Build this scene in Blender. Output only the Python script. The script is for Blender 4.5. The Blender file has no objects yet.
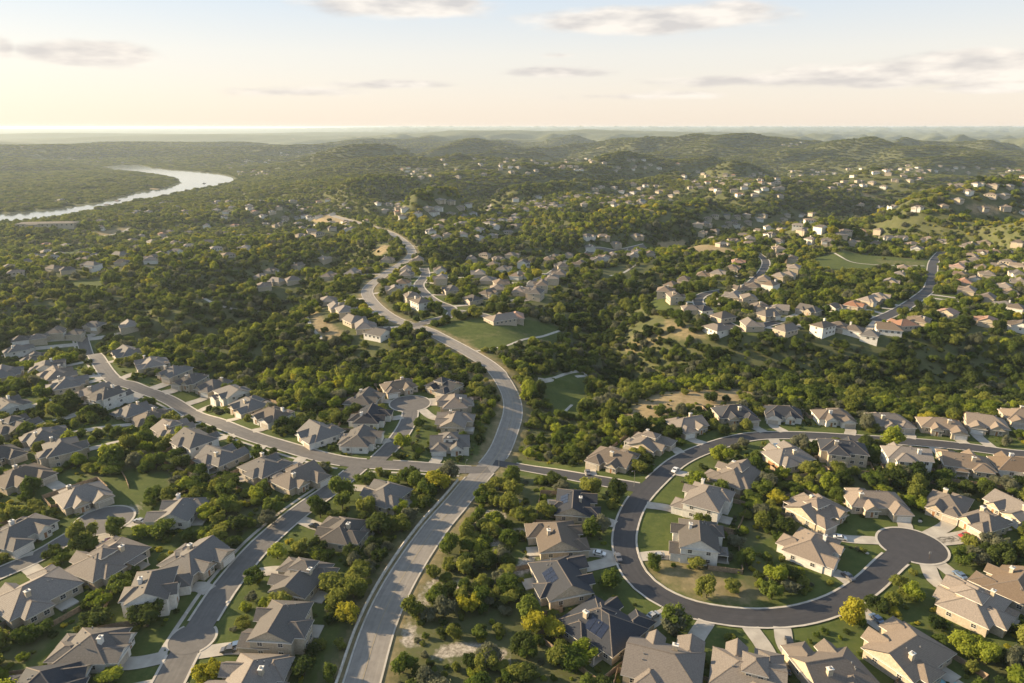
import bpy, math, random
import numpy as np
from mathutils import Vector, Matrix
R = math.radians
rnd = random.Random(7); rs = np.random.RandomState(11)
sc = bpy.context.scene
COL = sc.collection
# ------------------------------------------------------------------ camera, sky, sun, exposure
CAMH = 140.0; PITCH = R(17.45); F = 683.0
cam = bpy.data.cameras.new('camera'); cam.lens = 24; cam.sensor_width = 36
cam.clip_start = 1; cam.clip_end = 120000
co = bpy.data.objects.new('camera', cam); COL.objects.link(co)
co.location = (0, 0, CAMH); co.rotation_euler = (R(90) - PITCH, 0, 0)
sc.camera = co
SUN_AZ = R(-76); SUN_EL = R(20)         # azimuth from +Y towards +X
w = bpy.data.worlds.new('World'); sc.world = w; w.use_nodes = True
nt = w.node_tree; nt.nodes.clear(); N = nt.nodes; L = nt.links
out = N.new('ShaderNodeOutputWorld'); bg = N.new('ShaderNodeBackground')
sky = N.new('ShaderNodeTexSky'); sky.sky_type = 'NISHITA'; sky.sun_disc = False
sky.sun_elevation = SUN_EL; sky.sun_rotation = SUN_AZ
sky.air_density = 1.0; sky.dust_density = 1.2; sky.ozone_density = 1.0; sky.altitude = 200
bg.inputs['Strength'].default_value = 0.100
tc = N.new('ShaderNodeTexCoord'); sep = N.new('ShaderNodeSeparateXYZ'); L.new(tc.outputs['Generated'], sep.inputs[0])
def M_(op, a, b=None, c=None):
    n = N.new('ShaderNodeMath'); n.operation = op
    for i, v in enumerate((a, b, c)):
        if v is None: continue
        if isinstance(v, (int, float)): n.inputs[i].default_value = v
        else: L.new(v, n.inputs[i])
    return n.outputs[0]
az = M_('ARCTAN2', sep.outputs[0], sep.outputs[1]); el = M_('ARCSINE', sep.outputs[2])
cmb = N.new('ShaderNodeCombineXYZ'); L.new(M_('MULTIPLY', az, 9), cmb.inputs[0]); L.new(M_('MULTIPLY', el, 34), cmb.inputs[1])
nz = N.new('ShaderNodeTexNoise'); nz.inputs['Scale'].default_value = 1.0; nz.inputs['Detail'].default_value = 8; nz.inputs['Roughness'].default_value = 0.6
L.new(cmb.outputs[0], nz.inputs['Vector'])
def pxdir(px, py):
    v = Vector(((px - 512) / F, (341.5 - py) / F, -1)); m = Matrix.Rotation(R(90) - PITCH, 3, 'X'); v = (m @ v).normalized()
    return math.atan2(v.x, v.y), math.asin(v.z)
cl = None
for (px, py, rx, ry, s) in [(85, 54, 62, 11, 1), (400, 3, 100, 15, 1.1), (645, 20, 125, 13, 1.1), (735, 9, 40, 9, .7), (555, 72, 55, 6, .7), (395, 84, 62, 5, .65),
                            (930, 72, 150, 13, 1.0), (985, 62, 60, 12, 1.0), (760, 80, 110, 6, .6), (990, 88, 60, 5, .7), (-2, 47, 14, 10, .9), (560, 55, 20, 3, .4), (640, 96, 90, 4, .35), (300, 92, 70, 4, .3)]:
    a0, e0 = pxdir(px, py)
    dx = M_('DIVIDE', M_('SUBTRACT', az, a0), rx / F * .9); dy = M_('DIVIDE', M_('SUBTRACT', el, e0), ry / F * .95)
    d = M_('SQRT', M_('ADD', M_('MULTIPLY', dx, dx), M_('MULTIPLY', dy, dy)))
    v = M_('MULTIPLY', M_('SUBTRACT', 1.08, d), s * 1.35)
    cl = v if cl is None else M_('MAXIMUM', cl, v)
cl = M_('ADD', cl, M_('MULTIPLY', M_('SUBTRACT', nz.outputs[0], 0.5), 1.7))
mr = N.new('ShaderNodeMapRange'); mr.interpolation_type = 'SMOOTHSTEP'; L.new(cl, mr.inputs[0]); mr.inputs[1].default_value = -.12; mr.inputs[2].default_value = .62; mr.inputs[4].default_value = .85
nz2 = N.new('ShaderNodeTexNoise'); nz2.inputs['Scale'].default_value = 1.7; nz2.inputs['Detail'].default_value = 5
mp = N.new('ShaderNodeMapping'); mp.inputs['Location'].default_value = (3.1, -.35, 0); L.new(cmb.outputs[0], mp.inputs[0]); L.new(mp.outputs[0], nz2.inputs['Vector'])
crp = N.new('ShaderNodeValToRGB'); L.new(nz2.outputs[0], crp.inputs[0])
crp.color_ramp.elements[0].position = .36; crp.color_ramp.elements[0].color = (2.75, 2.6, 2.5, 1)
crp.color_ramp.elements[1].position = .62; crp.color_ramp.elements[1].color = (4.2, 3.85, 3.45, 1)
mx = N.new('ShaderNodeMix'); mx.data_type = 'RGBA'
# a thin high veil of haze over the clear sky: cream low down, pale blue higher up
vr = N.new('ShaderNodeValToRGB'); vmr = N.new('ShaderNodeMapRange'); L.new(el, vmr.inputs[0]); vmr.inputs[1].default_value = 0.0; vmr.inputs[2].default_value = .42; L.new(vmr.outputs[0], vr.inputs[0])
ve = vr.color_ramp.elements; ve[0].position = 0; ve[0].color = (3.8, 3.25, 2.75, 1); ve[1].position = 1; ve[1].color = (2.3, 2.75, 3.2, 1)
e_ = ve.new(.22); e_.color = (3.55, 3.35, 3.1, 1); e_ = ve.new(.5); e_.color = (2.3, 2.9, 3.55, 1)
vmx = N.new('ShaderNodeMix'); vmx.data_type = 'RGBA'; vf = N.new('ShaderNodeMapRange'); L.new(el, vf.inputs[0]); vf.inputs[1].default_value = .35; vf.inputs[2].default_value = .9; vf.inputs[3].default_value = .88; vf.inputs[4].default_value = .4; L.new(vf.outputs[0], vmx.inputs[0]); L.new(sky.outputs[0], vmx.inputs[6]); L.new(vr.outputs[0], vmx.inputs[7])
L.new(mr.outputs[0], mx.inputs[0]); L.new(vmx.outputs[2], mx.inputs[6]); L.new(crp.outputs[0], mx.inputs[7])
L.new(mx.outputs[2], bg.inputs[0]); L.new(bg.outputs[0], out.inputs[0])
sun = bpy.data.lights.new('sun', 'SUN'); sun.energy = 5.0; sun.angle = R(0.6); sun.color = (1.0, .77, .47)
so = bpy.data.objects.new('sun', sun); COL.objects.link(so)
sd = Vector((math.sin(SUN_AZ) * math.cos(SUN_EL), math.cos(SUN_AZ) * math.cos(SUN_EL), math.sin(SUN_EL)))
so.rotation_euler = sd.to_track_quat('Z', 'Y').to_euler()
sc.view_settings.view_transform = 'Standard'; sc.view_settings.look = 'None'; sc.view_settings.exposure = 1.36; sc.view_settings.gamma = 1
sc.cycles.max_bounces = 5; sc.cycles.diffuse_bounces = 2; sc.cycles.transmission_bounces = 2; sc.cycles.volume_bounces = 1
sc.cycles.use_denoising = True
try: sc.cycles.denoiser = 'OPENIMAGEDENOISE'
except Exception: pass

# ------------------------------------------------------------------ helpers
def smooth(a, b, x):
    t = np.clip((x - a) / (b - a), 0, 1); return t * t * (3 - 2 * t)
_perm = rs.permutation(512); _gr = rs.rand(512) * 2 * np.pi
def perlin(x, y):
    x = np.asarray(x, float); y = np.asarray(y, float)
    xi = np.floor(x).astype(int); yi = np.floor(y).astype(int); xf = x - xi; yf = y - yi
    u = xf ** 3 * (xf * (xf * 6 - 15) + 10); v = yf ** 3 * (yf * (yf * 6 - 15) + 10)
    def g(i, j, dx, dy):
        a = _gr[(_perm[(xi + i) & 511] + (yi + j)) & 511]; return np.cos(a) * dx + np.sin(a) * dy
    n00 = g(0, 0, xf, yf); n10 = g(1, 0, xf - 1, yf); n01 = g(0, 1, xf, yf - 1); n11 = g(1, 1, xf - 1, yf - 1)
    return (n00 * (1 - u) + n10 * u) * (1 - v) + (n01 * (1 - u) + n11 * u) * v
def ray(px, py):
    x = (px - 512) / F; yy = (341.5 - py) / F
    c, s = math.cos(PITCH), math.sin(PITCH)
    return np.array([x, c + s * yy, -s + c * yy])
def at_z(px, py, z=0.):
    r = ray(px, py); t = (z - CAMH) / r[2]; return r[0] * t, r[1] * t
def at_d(px, py, dist):
    r = ray(px, py); t = dist / math.hypot(r[0], r[1]); return r[0] * t, r[1] * t, CAMH + r[2] * t
def seg_dist(x, y, pts, closed=False):
    d = np.full(np.shape(x), 1e9); n = len(pts)
    for i in range(n if closed else n - 1):
        ax, ay = pts[i][:2]; bx, by = pts[(i + 1) % n][:2]
        vx, vy = bx - ax, by - ay; l2 = vx * vx + vy * vy + 1e-9
        t = np.clip(((x - ax) * vx + (y - ay) * vy) / l2, 0, 1)
        d = np.minimum(d, np.hypot(x - ax - t * vx, y - ay - t * vy))
    return d
def in_poly(x, y, pts):
    c = np.zeros(np.shape(x), bool); n = len(pts)
    for i in range(n):
        x1, y1 = pts[i][:2]; x2, y2 = pts[(i + 1) % n][:2]
        if y1 == y2: continue
        c ^= ((y1 > y) != (y2 > y)) & (x < (x2 - x1) * (y - y1) / (y2 - y1) + x1)
    return c

# ------------------------------------------------------------------ terrain height
RZ = -62.0
river_px = [(-130, 236), (0, 224), (30, 221), (60, 216), (85, 211), (115, 205), (133, 200), (150, 199), (165, 196), (185, 191), (210, 187), (228, 183), (234, 180), (232, 177), (220, 174.5),
            (200, 172), (170, 170), (150, 167.5), (139, 165), (120, 165), (104, 167.5), (115, 170), (140, 172), (165, 175), (178, 179), (181, 183), (172, 187), (155, 190), (137, 193),
            (120, 198), (100, 203), (80, 206), (50, 210), (0, 214), (-130, 226)]
river = [at_z(a, b, RZ) for a, b in river_px]
# (px, py of crest, distance, radius across view, radius along view, rotation deg)
hills_px = [
 (300, 152, 3300, 420, 520, 20), (345, 153, 3000, 420, 420, 0), (420, 155, 2900, 500, 300, 10), (255, 168, 2700, 260, 420, 30), (380, 176, 2000, 420, 200, 25),
 (470, 170, 2100, 330, 190, 25), (560, 160, 2900, 500, 260, 5), (330, 190, 1600, 300, 140, 28), (560, 190, 1600, 300, 120, 20),
 (600, 212, 1080, 190, 66, 22), (680, 203, 1170, 170, 70, 12), (735, 178, 1850, 330, 180, 8), (860, 202, 1080, 210, 80, 4), (980, 205, 1060, 150, 80, -4), (800, 172, 2300, 500, 160, 4),
 (640, 141, 4700, 400, 420, 0), (700, 138.5, 4600, 230, 420, 20), (745, 141, 4700, 240, 380, -10), (800, 137.5, 4700, 420, 420, 0), (838, 138, 4500, 260, 400, 20), (870, 144, 4200, 300, 350, 0),
 (700, 152, 3600, 500, 170, 8), (620, 150, 3900, 380, 190, -8), (790, 154, 3500, 420, 160, 10), (880, 155, 3300, 520, 150, 0), (950, 146, 4800, 800, 260, 0), (1010, 142, 5600, 700, 300, 0),
 (540, 145, 4800, 420, 300, 10), (470, 150, 4200, 500, 220, 6), (490, 139, 6800, 900, 500, 0), (380, 143, 6000, 900, 380, 5), (480, 129.8, 9500, 1400, 800, 0), (600, 129.2, 9800, 1500, 900, 0), (690, 131.5, 9800, 1500, 900, 0),
 (120, 141, 6200, 1400, 420, 4), (0, 143, 5400, 1200, 350, -4), (230, 145, 5200, 900, 300, 0), (60, 153, 4300, 700, 240, 4), (190, 150, 4600, 420, 260, 0), (-60, 150, 4600, 500, 260, 0),
 (200, 133.5, 10500, 2600, 600, 0), (60, 132, 13000, 2600, 700, 0), (330, 131.5, 13000, 2400, 700, 0), (860, 133, 13500, 3500, 800, 0), (1010, 131.5, 15000, 3000, 900, 0),
 (1090, 150, 4200, 600, 400, 0), (-120, 138, 8000, 1500, 500, 0), (1180, 136, 8000, 2000, 700, 0)]
def trend(x, y):
    d = np.hypot(x, y); left = smooth(R(-8), R(-20), np.arctan2(x, y))
    return -(10 + 6 * left) * smooth(450, 900, d) - (22 + 22 * left) * smooth(800, 1500, d) - 22 * smooth(1600, 3500, d)
def base_h(x, y):
    d = np.hypot(x, y); az_ = np.arctan2(x, y)
    left = smooth(R(-8), R(-20), az_)
    b = -(10 + 6 * left) * smooth(450, 900, d) - (22 + 22 * left) * smooth(800, 1500, d) - 22 * smooth(1600, 3500, d)
    a = 3.5 * smooth(200, 500, d) + 150 * smooth(540, 1500, d) * (1 - .8 * left) + 14 * smooth(1600, 3000, d) - 18 * smooth(9000, 20000, d)
    ca, sa = math.cos(.72), math.sin(.72)
    u = (x * ca + y * sa); v = (-x * sa + y * ca)
    n = perlin(u / 640 + 3.3, v / 210 + 1.7) + .17 * perlin(u / 230 + 9, v / 120 + 5) + .04 * perlin(u / 90, v / 80)
    rg = 1 - 2.2 * np.abs(perlin(u / 900 + 20.5, v / 420 + 7.1))
    b = b + 138 * smooth(9000, 30000, d)
    return b + a * (1.0 * n + .10 * rg)
HG = []
for (px, py, D, ra, rl, rot) in hills_px:
    x0, y0, z0 = at_d(px, py, D)
    a = math.atan2(x0, y0)
    HG.append((x0, y0, z0, ra, rl, a, R(rot)))
VAL = [  # valleys: pixel polyline, depth, half width
 ([(1120, 372), (1024, 366), (900, 362), (800, 352), (700, 345), (640, 345), (600, 330), (640, 296), (672, 278)], 20, 52),
 ([(640, 345), (585, 380), (545, 430), (520, 440)], 7, 30),
 ([(-120, 345), (0, 335), (90, 318), (190, 312), (250, 300), (290, 290)], 28, 62), ([(210, 268), (250, 256), (330, 246), (380, 244)], 20, 50),
 ([(405, 252), (480, 247), (560, 240), (640, 233), (720, 218), (770, 205)], 32, 62),
 ([(180, 400), (250, 370), (330, 355), (400, 350)], 9, 34),
 ([(820, 290), (850, 285), (885, 292)], 8, 30), ([(830, 227), (900, 222), (960, 224), (1060, 232)], 26, 46),
 ([(300, 196), (360, 199), (440, 195), (540, 182), (640, 174), (700, 168)], 40, 110), ([(700, 190), (760, 203), (840, 199), (900, 190)], 30, 80), ([(0, 300), (60, 292), (130, 290)], 10, 30)]
VALW = [([at_z(a, b, 0) for a, b in p], dep, hw) for p, dep, hw in VAL]
PLAT = [  # crests that carry the streets and the rows of homes: pixels, lift, half width
 ([(470, 357), (430, 332), (392, 318), (370, 302), (368, 289), (384, 275), (404, 262), (412, 252), (402, 240), (382, 230), (355, 222), (310, 208)], 5, 34),
 ([(345, 325), (300, 280), (262, 280)], 4, 34), ([(400, 300), (440, 290), (490, 285), (500, 262)], 4, 45), ([(425, 236), (470, 222), (520, 212)], 8, 46), ([(512, 300), (535, 292), (556, 270), (600, 258), (650, 246)], 5, 40),
 ([(20, 268), (95, 262), (150, 256), (175, 250)], 7, 44), ([(205, 240), (240, 232), (300, 225), (330, 212)], 8, 46), ([(757, 253), (766, 262), (744, 287), (700, 300), (720, 321), (790, 324), (870, 322), (932, 285), (942, 252), (1010, 262)], 7, 62),
 ([(380, 212), (420, 206), (460, 206)], 9, 70), ([(955, 192), (1060, 192)], 12, 110),
 ([(700, 238), (760, 232), (860, 236), (940, 243)], 9, 34), ([(520, 207), (560, 203), (640, 203), (680, 200)], 16, 50), ([(840, 206), (900, 208), (950, 207)], 12, 36), ([(960, 285), (1010, 300), (1020, 330)], 5, 40), ([(690, 178), (760, 184), (860, 178), (930, 176)], 24, 90), ([(440, 166), (600, 164)], 30, 110)]
PW = []
for pp, lf, hw in PLAT:
    q = []
    for a, b in pp:
        z = 0.
        for _ in range(6): x_, y_ = at_z(a, b, z); z = float(trend(np.array([x_]), np.array([y_]))[0]) + lf
        q.append((x_, y_))
    PW.append((q, lf, hw))
def near_box(x, y, pts, r_):
    p = np.array(pts)[:, :2]; lo = p.min(0) - r_; hi = p.max(0) + r_
    return (x > lo[0]) & (x < hi[0]) & (y > lo[1]) & (y < hi[1])
def ground_height(x, y):
    x = np.asarray(x, float); y = np.asarray(y, float)
    h = base_h(x, y)
    add = np.zeros_like(h)
    for (x0, y0, z0, ra, rl, a, ro) in HG:
        dx = x - x0; dy = y - y0; c, s = math.cos(a + ro), math.sin(a + ro)
        u = (dx * c - dy * s) / ra; v = (dx * s + dy * c) / rl
        nb = (u * u + v * v) < 7
        if nb.any():
            g = np.exp(-(u[nb] ** 2 + v[nb] ** 2) * .9); h[nb] = np.maximum(h[nb], h[nb] + (z0 - 10 - h[nb]) * g)
    d = np.hypot(x, y)
    far = smooth(1500, 3000, d)
    u2 = x * .75 + y * .66; v2 = -x * .66 + y * .75
    h = h + far * (88 * perlin(u2 / 820 + 4, v2 / 360 + 8) + 13 * perlin(u2 / 190, v2 / 140)) * (1 - .88 * smooth(6500, 11000, d)) * (1 - .7 * smooth(R(-14), R(-24), np.arctan2(x, y)))
    m = (d > 380) & (d < 3600)
    if np.any(m):
        t0 = trend(x, y); W = np.full_like(h, 1e-9); Z = np.zeros_like(h)
        for q, lf, hw in PW:
            n_ = near_box(x, y, q, hw * 2.0 + 25)
            k = (1 - smooth(hw, hw * 2.0 + 25, seg_dist(x[n_], y[n_], q))) * smooth(380, 500, d[n_])
            W[n_] += k; Z[n_] += k * (t0[n_] + lf)
        k = np.clip(W, 0, 1); h = np.where(m, h * (1 - k) + Z / W * k, h)
    for pts, dep, hw in VALW:
        n_ = near_box(x, y, pts, hw * 2.6)
        if n_.any():
            cut = np.exp(-(seg_dist(x[n_], y[n_], pts) / hw) ** 2)
            for q in (PW[0][0], PW[7][0]): cut = cut * np.where(np.hypot(x[n_], y[n_]) > 380, smooth(22, 85, seg_dist(x[n_], y[n_], q)), 1)
            h[n_] -= dep * cut
    near = (d > 900) & (d < 6000) & (x < 400)
    if np.any(near):
        dd = seg_dist(x, y, river, True); ins = in_poly(x, y, river)
        bank = RZ + 1.5 + 12 * smooth(0, 260, dd)
        k = np.where(near, 1 - smooth(60, 700, dd), 0)
        h = np.where(ins & near, RZ - 2 - 4 * smooth(0, 60, dd), h * (1 - k) + np.minimum(h, bank) * k)
        h = np.where(near & ~ins, np.maximum(h, RZ + 1.2), h)
    return h
NA, NR = 620, 900
ax0, ay0 = 0., -60.
ang = np.linspace(R(-66), R(66), NA); rad = np.concatenate([[25], np.geomspace(60, 52000, NR - 1)])
AA, RR = np.meshgrid(ang, rad); TX = ax0 + np.sin(AA) * RR; TY = ay0 + np.cos(AA) * RR
TZ = ground_height(TX.ravel(), TY.ravel()).reshape(TX.shape)
_la, _lb = math.log(60.), math.log(52000. / 60.)
def height(x, y):
    """height of the ground sheet itself, read from its own grid"""
    x = np.asarray(x, float) - ax0; y = np.asarray(y, float) - ay0
    i = np.clip((np.arctan2(x, y) - ang[0]) / (ang[1] - ang[0]), 0, NA - 1.001); j = np.clip(1 + (np.log(np.maximum(np.hypot(x, y), 60.)) - _la) / _lb * (NR - 2), 1, NR - 1.001)
    i0 = i.astype(int); j0 = j.astype(int); u = i - i0; v = j - j0
    return (TZ[j0, i0] * (1 - u) + TZ[j0, i0 + 1] * u) * (1 - v) + (TZ[j0 + 1, i0] * (1 - u) + TZ[j0 + 1, i0 + 1] * u) * v
def hz(x, y): return float(height(np.array([x]), np.array([y]))[0])
_cache = {}
def P(px, py):
    """the point of the ground seen at a pixel"""
    k = (px, py)
    if k in _cache: return _cache[k]
    r = ray(px, py)
    t = np.concatenate([np.arange(100, 1500, 4.), np.geomspace(1500, 20000, 500)])
    X = r[0] * t; Y = r[1] * t; Z = CAMH + r[2] * t
    below = Z < height(X, Y)
    i = int(np.argmax(below)) if below.any() else len(t) - 1
    t2 = np.linspace(t[max(i - 1, 0)], t[i], 12); b2 = CAMH + r[2] * t2 < height(r[0] * t2, r[1] * t2)
    tt = t2[int(np.argmax(b2))] if b2.any() else t[i]
    _cache[k] = (r[0] * tt, r[1] * tt); return _cache[k]

# ------------------------------------------------------------------ materials
def mat(name): 
    m = bpy.data.materials.new(name); m.use_nodes = True; return m, m.node_tree, m.node_tree.nodes['Principled BSDF']
def noisy(name, c1, c2, scale=1., rough=.85, detail=5, bump=0, spec=.25, metallic=0, coord='Object', scale2=None):
    m, t, b = mat(name); n = t.nodes; l = t.links
    tcn = n.new('ShaderNodeTexCoord'); no = n.new('ShaderNodeTexNoise'); no.inputs['Scale'].default_value = scale; no.inputs['Detail'].default_value = detail
    l.new(tcn.outputs[coord], no.inputs['Vector'])
    r = n.new('ShaderNodeValToRGB'); r.color_ramp.elements[0].color = (*c1, 1); r.color_ramp.elements[1].color = (*c2, 1)
    r.color_ramp.elements[0].position = .32; r.color_ramp.elements[1].position = .68
    l.new(no.outputs[0], r.inputs[0]); l.new(r.outputs[0], b.inputs['Base Color'])
    b.inputs['Roughness'].default_value = rough; b.inputs['Specular IOR Level'].default_value = spec; b.inputs['Metallic'].default_value = metallic
    if bump:
        bp = n.new('ShaderNodeBump'); bp.inputs['Strength'].default_value = bump; l.new(no.outputs[0], bp.inputs['Height']); l.new(bp.outputs[0], b.inputs['Normal'])
    return m
MT = {}
def shingle(name, c):
    c = tuple(c); c1 = tuple(v * .72 for v in c); c2 = tuple(min(1, v * 1.3) for v in c)
    m, t, b = mat(name); n = t.nodes; l = t.links
    tcn = n.new('ShaderNodeTexCoord'); a = n.new('ShaderNodeTexNoise'); a.inputs['Scale'].default_value = 2.6; a.inputs['Detail'].default_value = 6; a.inputs['Roughness'].default_value = .75
    wv = n.new('ShaderNodeTexWave'); wv.bands_direction = 'Z'; wv.inputs['Scale'].default_value = 1.7; wv.inputs['Distortion'].default_value = 1.5
    l.new(tcn.outputs['Object'], a.inputs['Vector']); l.new(tcn.outputs['Object'], wv.inputs['Vector'])
    mm = n.new('ShaderNodeMath'); mm.operation = 'MULTIPLY_ADD'; mm.inputs[1].default_value = .12; l.new(wv.outputs[0], mm.inputs[0]); l.new(a.outputs[0], mm.inputs[2])
    r = n.new('ShaderNodeValToRGB'); r.color_ramp.elements[0].color = (*c1, 1); r.color_ramp.elements[1].color = (*c2, 1)
    r.color_ramp.elements[0].position = .36; r.color_ramp.elements[1].position = .74
    oi = n.new('ShaderNodeObjectInfo'); hsv = n.new('ShaderNodeHueSaturation'); vr_ = n.new('ShaderNodeMapRange'); vr_.inputs[3].default_value = .72; vr_.inputs[4].default_value = 1.35; l.new(oi.outputs['Random'], vr_.inputs[0]); l.new(vr_.outputs[0], hsv.inputs['Value'])
    sr_ = n.new('ShaderNodeMapRange'); sr_.inputs[3].default_value = 1.25; sr_.inputs[4].default_value = .65; l.new(oi.outputs['Random'], sr_.inputs[0]); l.new(sr_.outputs[0], hsv.inputs['Saturation']); l.new(r.outputs[0], hsv.inputs['Color'])
    l.new(mm.outputs[0], r.inputs[0]); l.new(hsv.outputs[0], b.inputs['Base Color']); b.inputs['Roughness'].default_value = .8; b.inputs['Specular IOR Level'].default_value = .3
    return m
ROOF = {'grey': (.100, .093, .088), 'brown': (.138, .117, .100), 'tan': (.178, .140, .108), 'dark': (.024, .028, .038), 'red': (.24, .13, .085), 'pale': (.21, .185, .16)}
for k, c in ROOF.items(): MT['roof_' + k] = shingle('roof_' + k, c)
MT['wall_white'] = noisy('wall_white', (.54, .52, .48), (.66, .64, .60), 1.2)
MT['wall_cream'] = noisy('wall_cream', (.34, .29, .22), (.47, .405, .315), 2.0)
MT['wall_stone'] = noisy('wall_stone', (.27, .23, .18), (.50, .44, .36), 3.0)
MT['ridge_cap'] = noisy('ridge_cap', (.12, .10, .085), (.19, .16, .135), 2.)
MT['solar'] = noisy('solar', (.010, .014, .030), (.018, .024, .045), 2., rough=.15, spec=.6)
MT['trim'] = noisy('trim', (.60, .57, .52), (.70, .67, .62), 1.)
MT['glass'] = noisy('glass', (.012, .016, .022), (.03, .036, .045), 1., rough=.12, spec=.6)
MT['garage'] = noisy('garage', (.38, .33, .27), (.48, .43, .36), 1.)
MT['garage_white'] = noisy('garage_white', (.6, .58, .54), (.7, .68, .64), 1.)
MT['wood'] = noisy('wood', (.22, .11, .055), (.33, .18, .09), 2.)
MT['fence_wood'] = noisy('fence_wood', (.20, .145, .10), (.34, .26, .18), 1.5)
MT['concrete'] = noisy('concrete', (.30, .275, .24), (.42, .39, .34), .25, coord='Object')
MT['kerb'] = noisy('kerb', (.34, .315, .28), (.46, .43, .38), .4)
MT['stone'] = noisy('stone', (.34, .31, .27), (.55, .51, .45), .9, bump=.4)
MT['bark'] = noisy('bark', (.05, .038, .028), (.12, .095, .07), 3.)
MT['water'] = noisy('water', (.10, .115, .11), (.13, .14, .13), .01, rough=.10, spec=1.0, bump=.0)
MT['pool'] = noisy('pool', (.12, .34, .42), (.18, .42, .5), .8, rough=.1)
MT['metal'] = noisy('metal', (.22, .22, .22), (.32, .32, .32), 2., rough=.5, metallic=.6)
MT['paint_white'] = noisy('paint_white', (.36, .35, .33), (.45, .44, .41), .6)
MT['paint_yellow'] = noisy('paint_yellow', (.30, .25, .15), (.34, .28, .17), .6)
MT['tyre'] = noisy('tyre', (.015, .015, .015), (.03, .03, .03), 6.)
for k, c in {'car_white': (.6, .6, .6), 'car_blue': (.10, .15, .24), 'car_black': (.015, .016, .02), 'car_silver': (.3, .31, .32), 'car_red': (.3, .03, .025), 'car_grey': (.1, .1, .11)}.items():
    m = noisy(k, c, tuple(v * 1.1 for v in c), 1., rough=.25, spec=.5); m.node_tree.nodes['Principled BSDF'].inputs['Coat Weight'].default_value = .5; MT[k] = m
def asphalt(name, c1, c2, tr=True):
    m, t, b = mat(name); n = t.nodes; l = t.links
    at = n.new('ShaderNodeUVMap'); tcn = n.new('ShaderNodeTexCoord')
    no = n.new('ShaderNodeTexNoise'); no.inputs['Scale'].default_value = .35; no.inputs['Detail'].default_value = 8; no.inputs['Roughness'].default_value = .65; l.new(tcn.outputs['Object'], no.inputs['Vector'])
    # long streaks and worn wheel paths follow the lane (uv.x across in metres, uv.y along)
    mp = n.new('ShaderNodeMapping'); mp.inputs['Scale'].default_value = (1.1, .03, 1); l.new(at.outputs[0], mp.inputs[0])
    n2 = n.new('ShaderNodeTexNoise'); n2.inputs['Scale'].default_value = 1.; n2.inputs['Detail'].default_value = 4; l.new(mp.outputs[0], n2.inputs['Vector'])
    mm = n.new('ShaderNodeMath'); mm.operation = 'ADD'; l.new(no.outputs[0], mm.inputs[0]); l.new(n2.outputs[0], mm.inputs[1])
    r = n.new('ShaderNodeValToRGB'); r.color_ramp.elements[0].color = (*c1, 1); r.color_ramp.elements[1].color = (*c2, 1)
    r.color_ramp.elements[0].position = .35; r.color_ramp.elements[1].position = .65
    m2 = n.new('ShaderNodeMath'); m2.operation = 'MULTIPLY'; m2.inputs[1].default_value = .5; l.new(mm.outputs[0], m2.inputs[0])
    l.new(m2.outputs[0], r.inputs[0]); l.new(r.outputs[0], b.inputs['Base Color']); b.inputs['Roughness'].default_value = .75; b.inputs['Specular IOR Level'].default_value = .4
    return m
MT['asphalt_old'] = asphalt('asphalt_old', (.16, .145, .13), (.25, .23, .205))
MT['asphalt_mid'] = asphalt('asphalt_mid', (.085, .08, .078), (.135, .127, .12))
MT['asphalt_new'] = asphalt('asphalt_new', (.030, .030, .035), (.052, .051, .056))

# foliage: five greens, with a little light passing through the leaves
LEAF = {'dark green': ((.030, .048, .015), (.072, .094, .027)), 'deep green': ((.056, .086, .019), (.118, .150, .034)), 'olive green': ((.100, .122, .028), (.195, .208, .050)),
        'bright green': ((.125, .165, .024), (.225, .255, .040)), 'yellow green': ((.21, .21, .026), (.345, .315, .046)), 'grey green': ((.085, .095, .058), (.15, .155, .10))}
LK = list(LEAF)
for k, (c1, c2) in LEAF.items():
    m, t, b = mat('leaves_' + k.replace(' ', '_')); n = t.nodes; l = t.links; n.remove(b)
    oi = n.new('ShaderNodeObjectInfo'); tcn = n.new('ShaderNodeTexCoord'); no = n.new('ShaderNodeTexNoise'); no.inputs['Scale'].default_value = 3.5; no.inputs['Detail'].default_value = 3
    l.new(tcn.outputs['Object'], no.inputs['Vector'])
    ad = n.new('ShaderNodeMath'); ad.operation = 'MULTIPLY_ADD'; ad.inputs[1].default_value = .55; l.new(oi.outputs['Random'], ad.inputs[0]); 
    a2 = n.new('ShaderNodeMath'); a2.operation = 'SUBTRACT'; a2.inputs[1].default_value = .27; l.new(no.outputs[0], a2.inputs[0]); l.new(a2.outputs[0], ad.inputs[2])
    r = n.new('ShaderNodeValToRGB'); r.color_ramp.elements[0].color = (*c1, 1); r.color_ramp.elements[1].color = (*c2, 1); r.color_ramp.elements[0].position = .2; r.color_ramp.elements[1].position = .8
    l.new(ad.outputs[0], r.inputs[0])
    df = n.new('ShaderNodeBsdfDiffuse'); tr = n.new('ShaderNodeBsdfTranslucent'); ms = n.new('ShaderNodeMixShader'); ms.inputs[0].default_value = .42
    hs = n.new('ShaderNodeHueSaturation'); hs.inputs['Value'].default_value = 2.0; hs.inputs['Saturation'].default_value = 1.05; hs.inputs['Hue'].default_value = .49; l.new(r.outputs[0], hs.inputs['Color'])
    l.new(r.outputs[0], df.inputs[0]); l.new(hs.outputs[0], tr.inputs[0]); l.new(df.outputs[0], ms.inputs[1]); l.new(tr.outputs[0], ms.inputs[2])
    l.new(ms.outputs[0], n['Material Output'].inputs[0]); MT['leaf_' + k] = m

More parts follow.
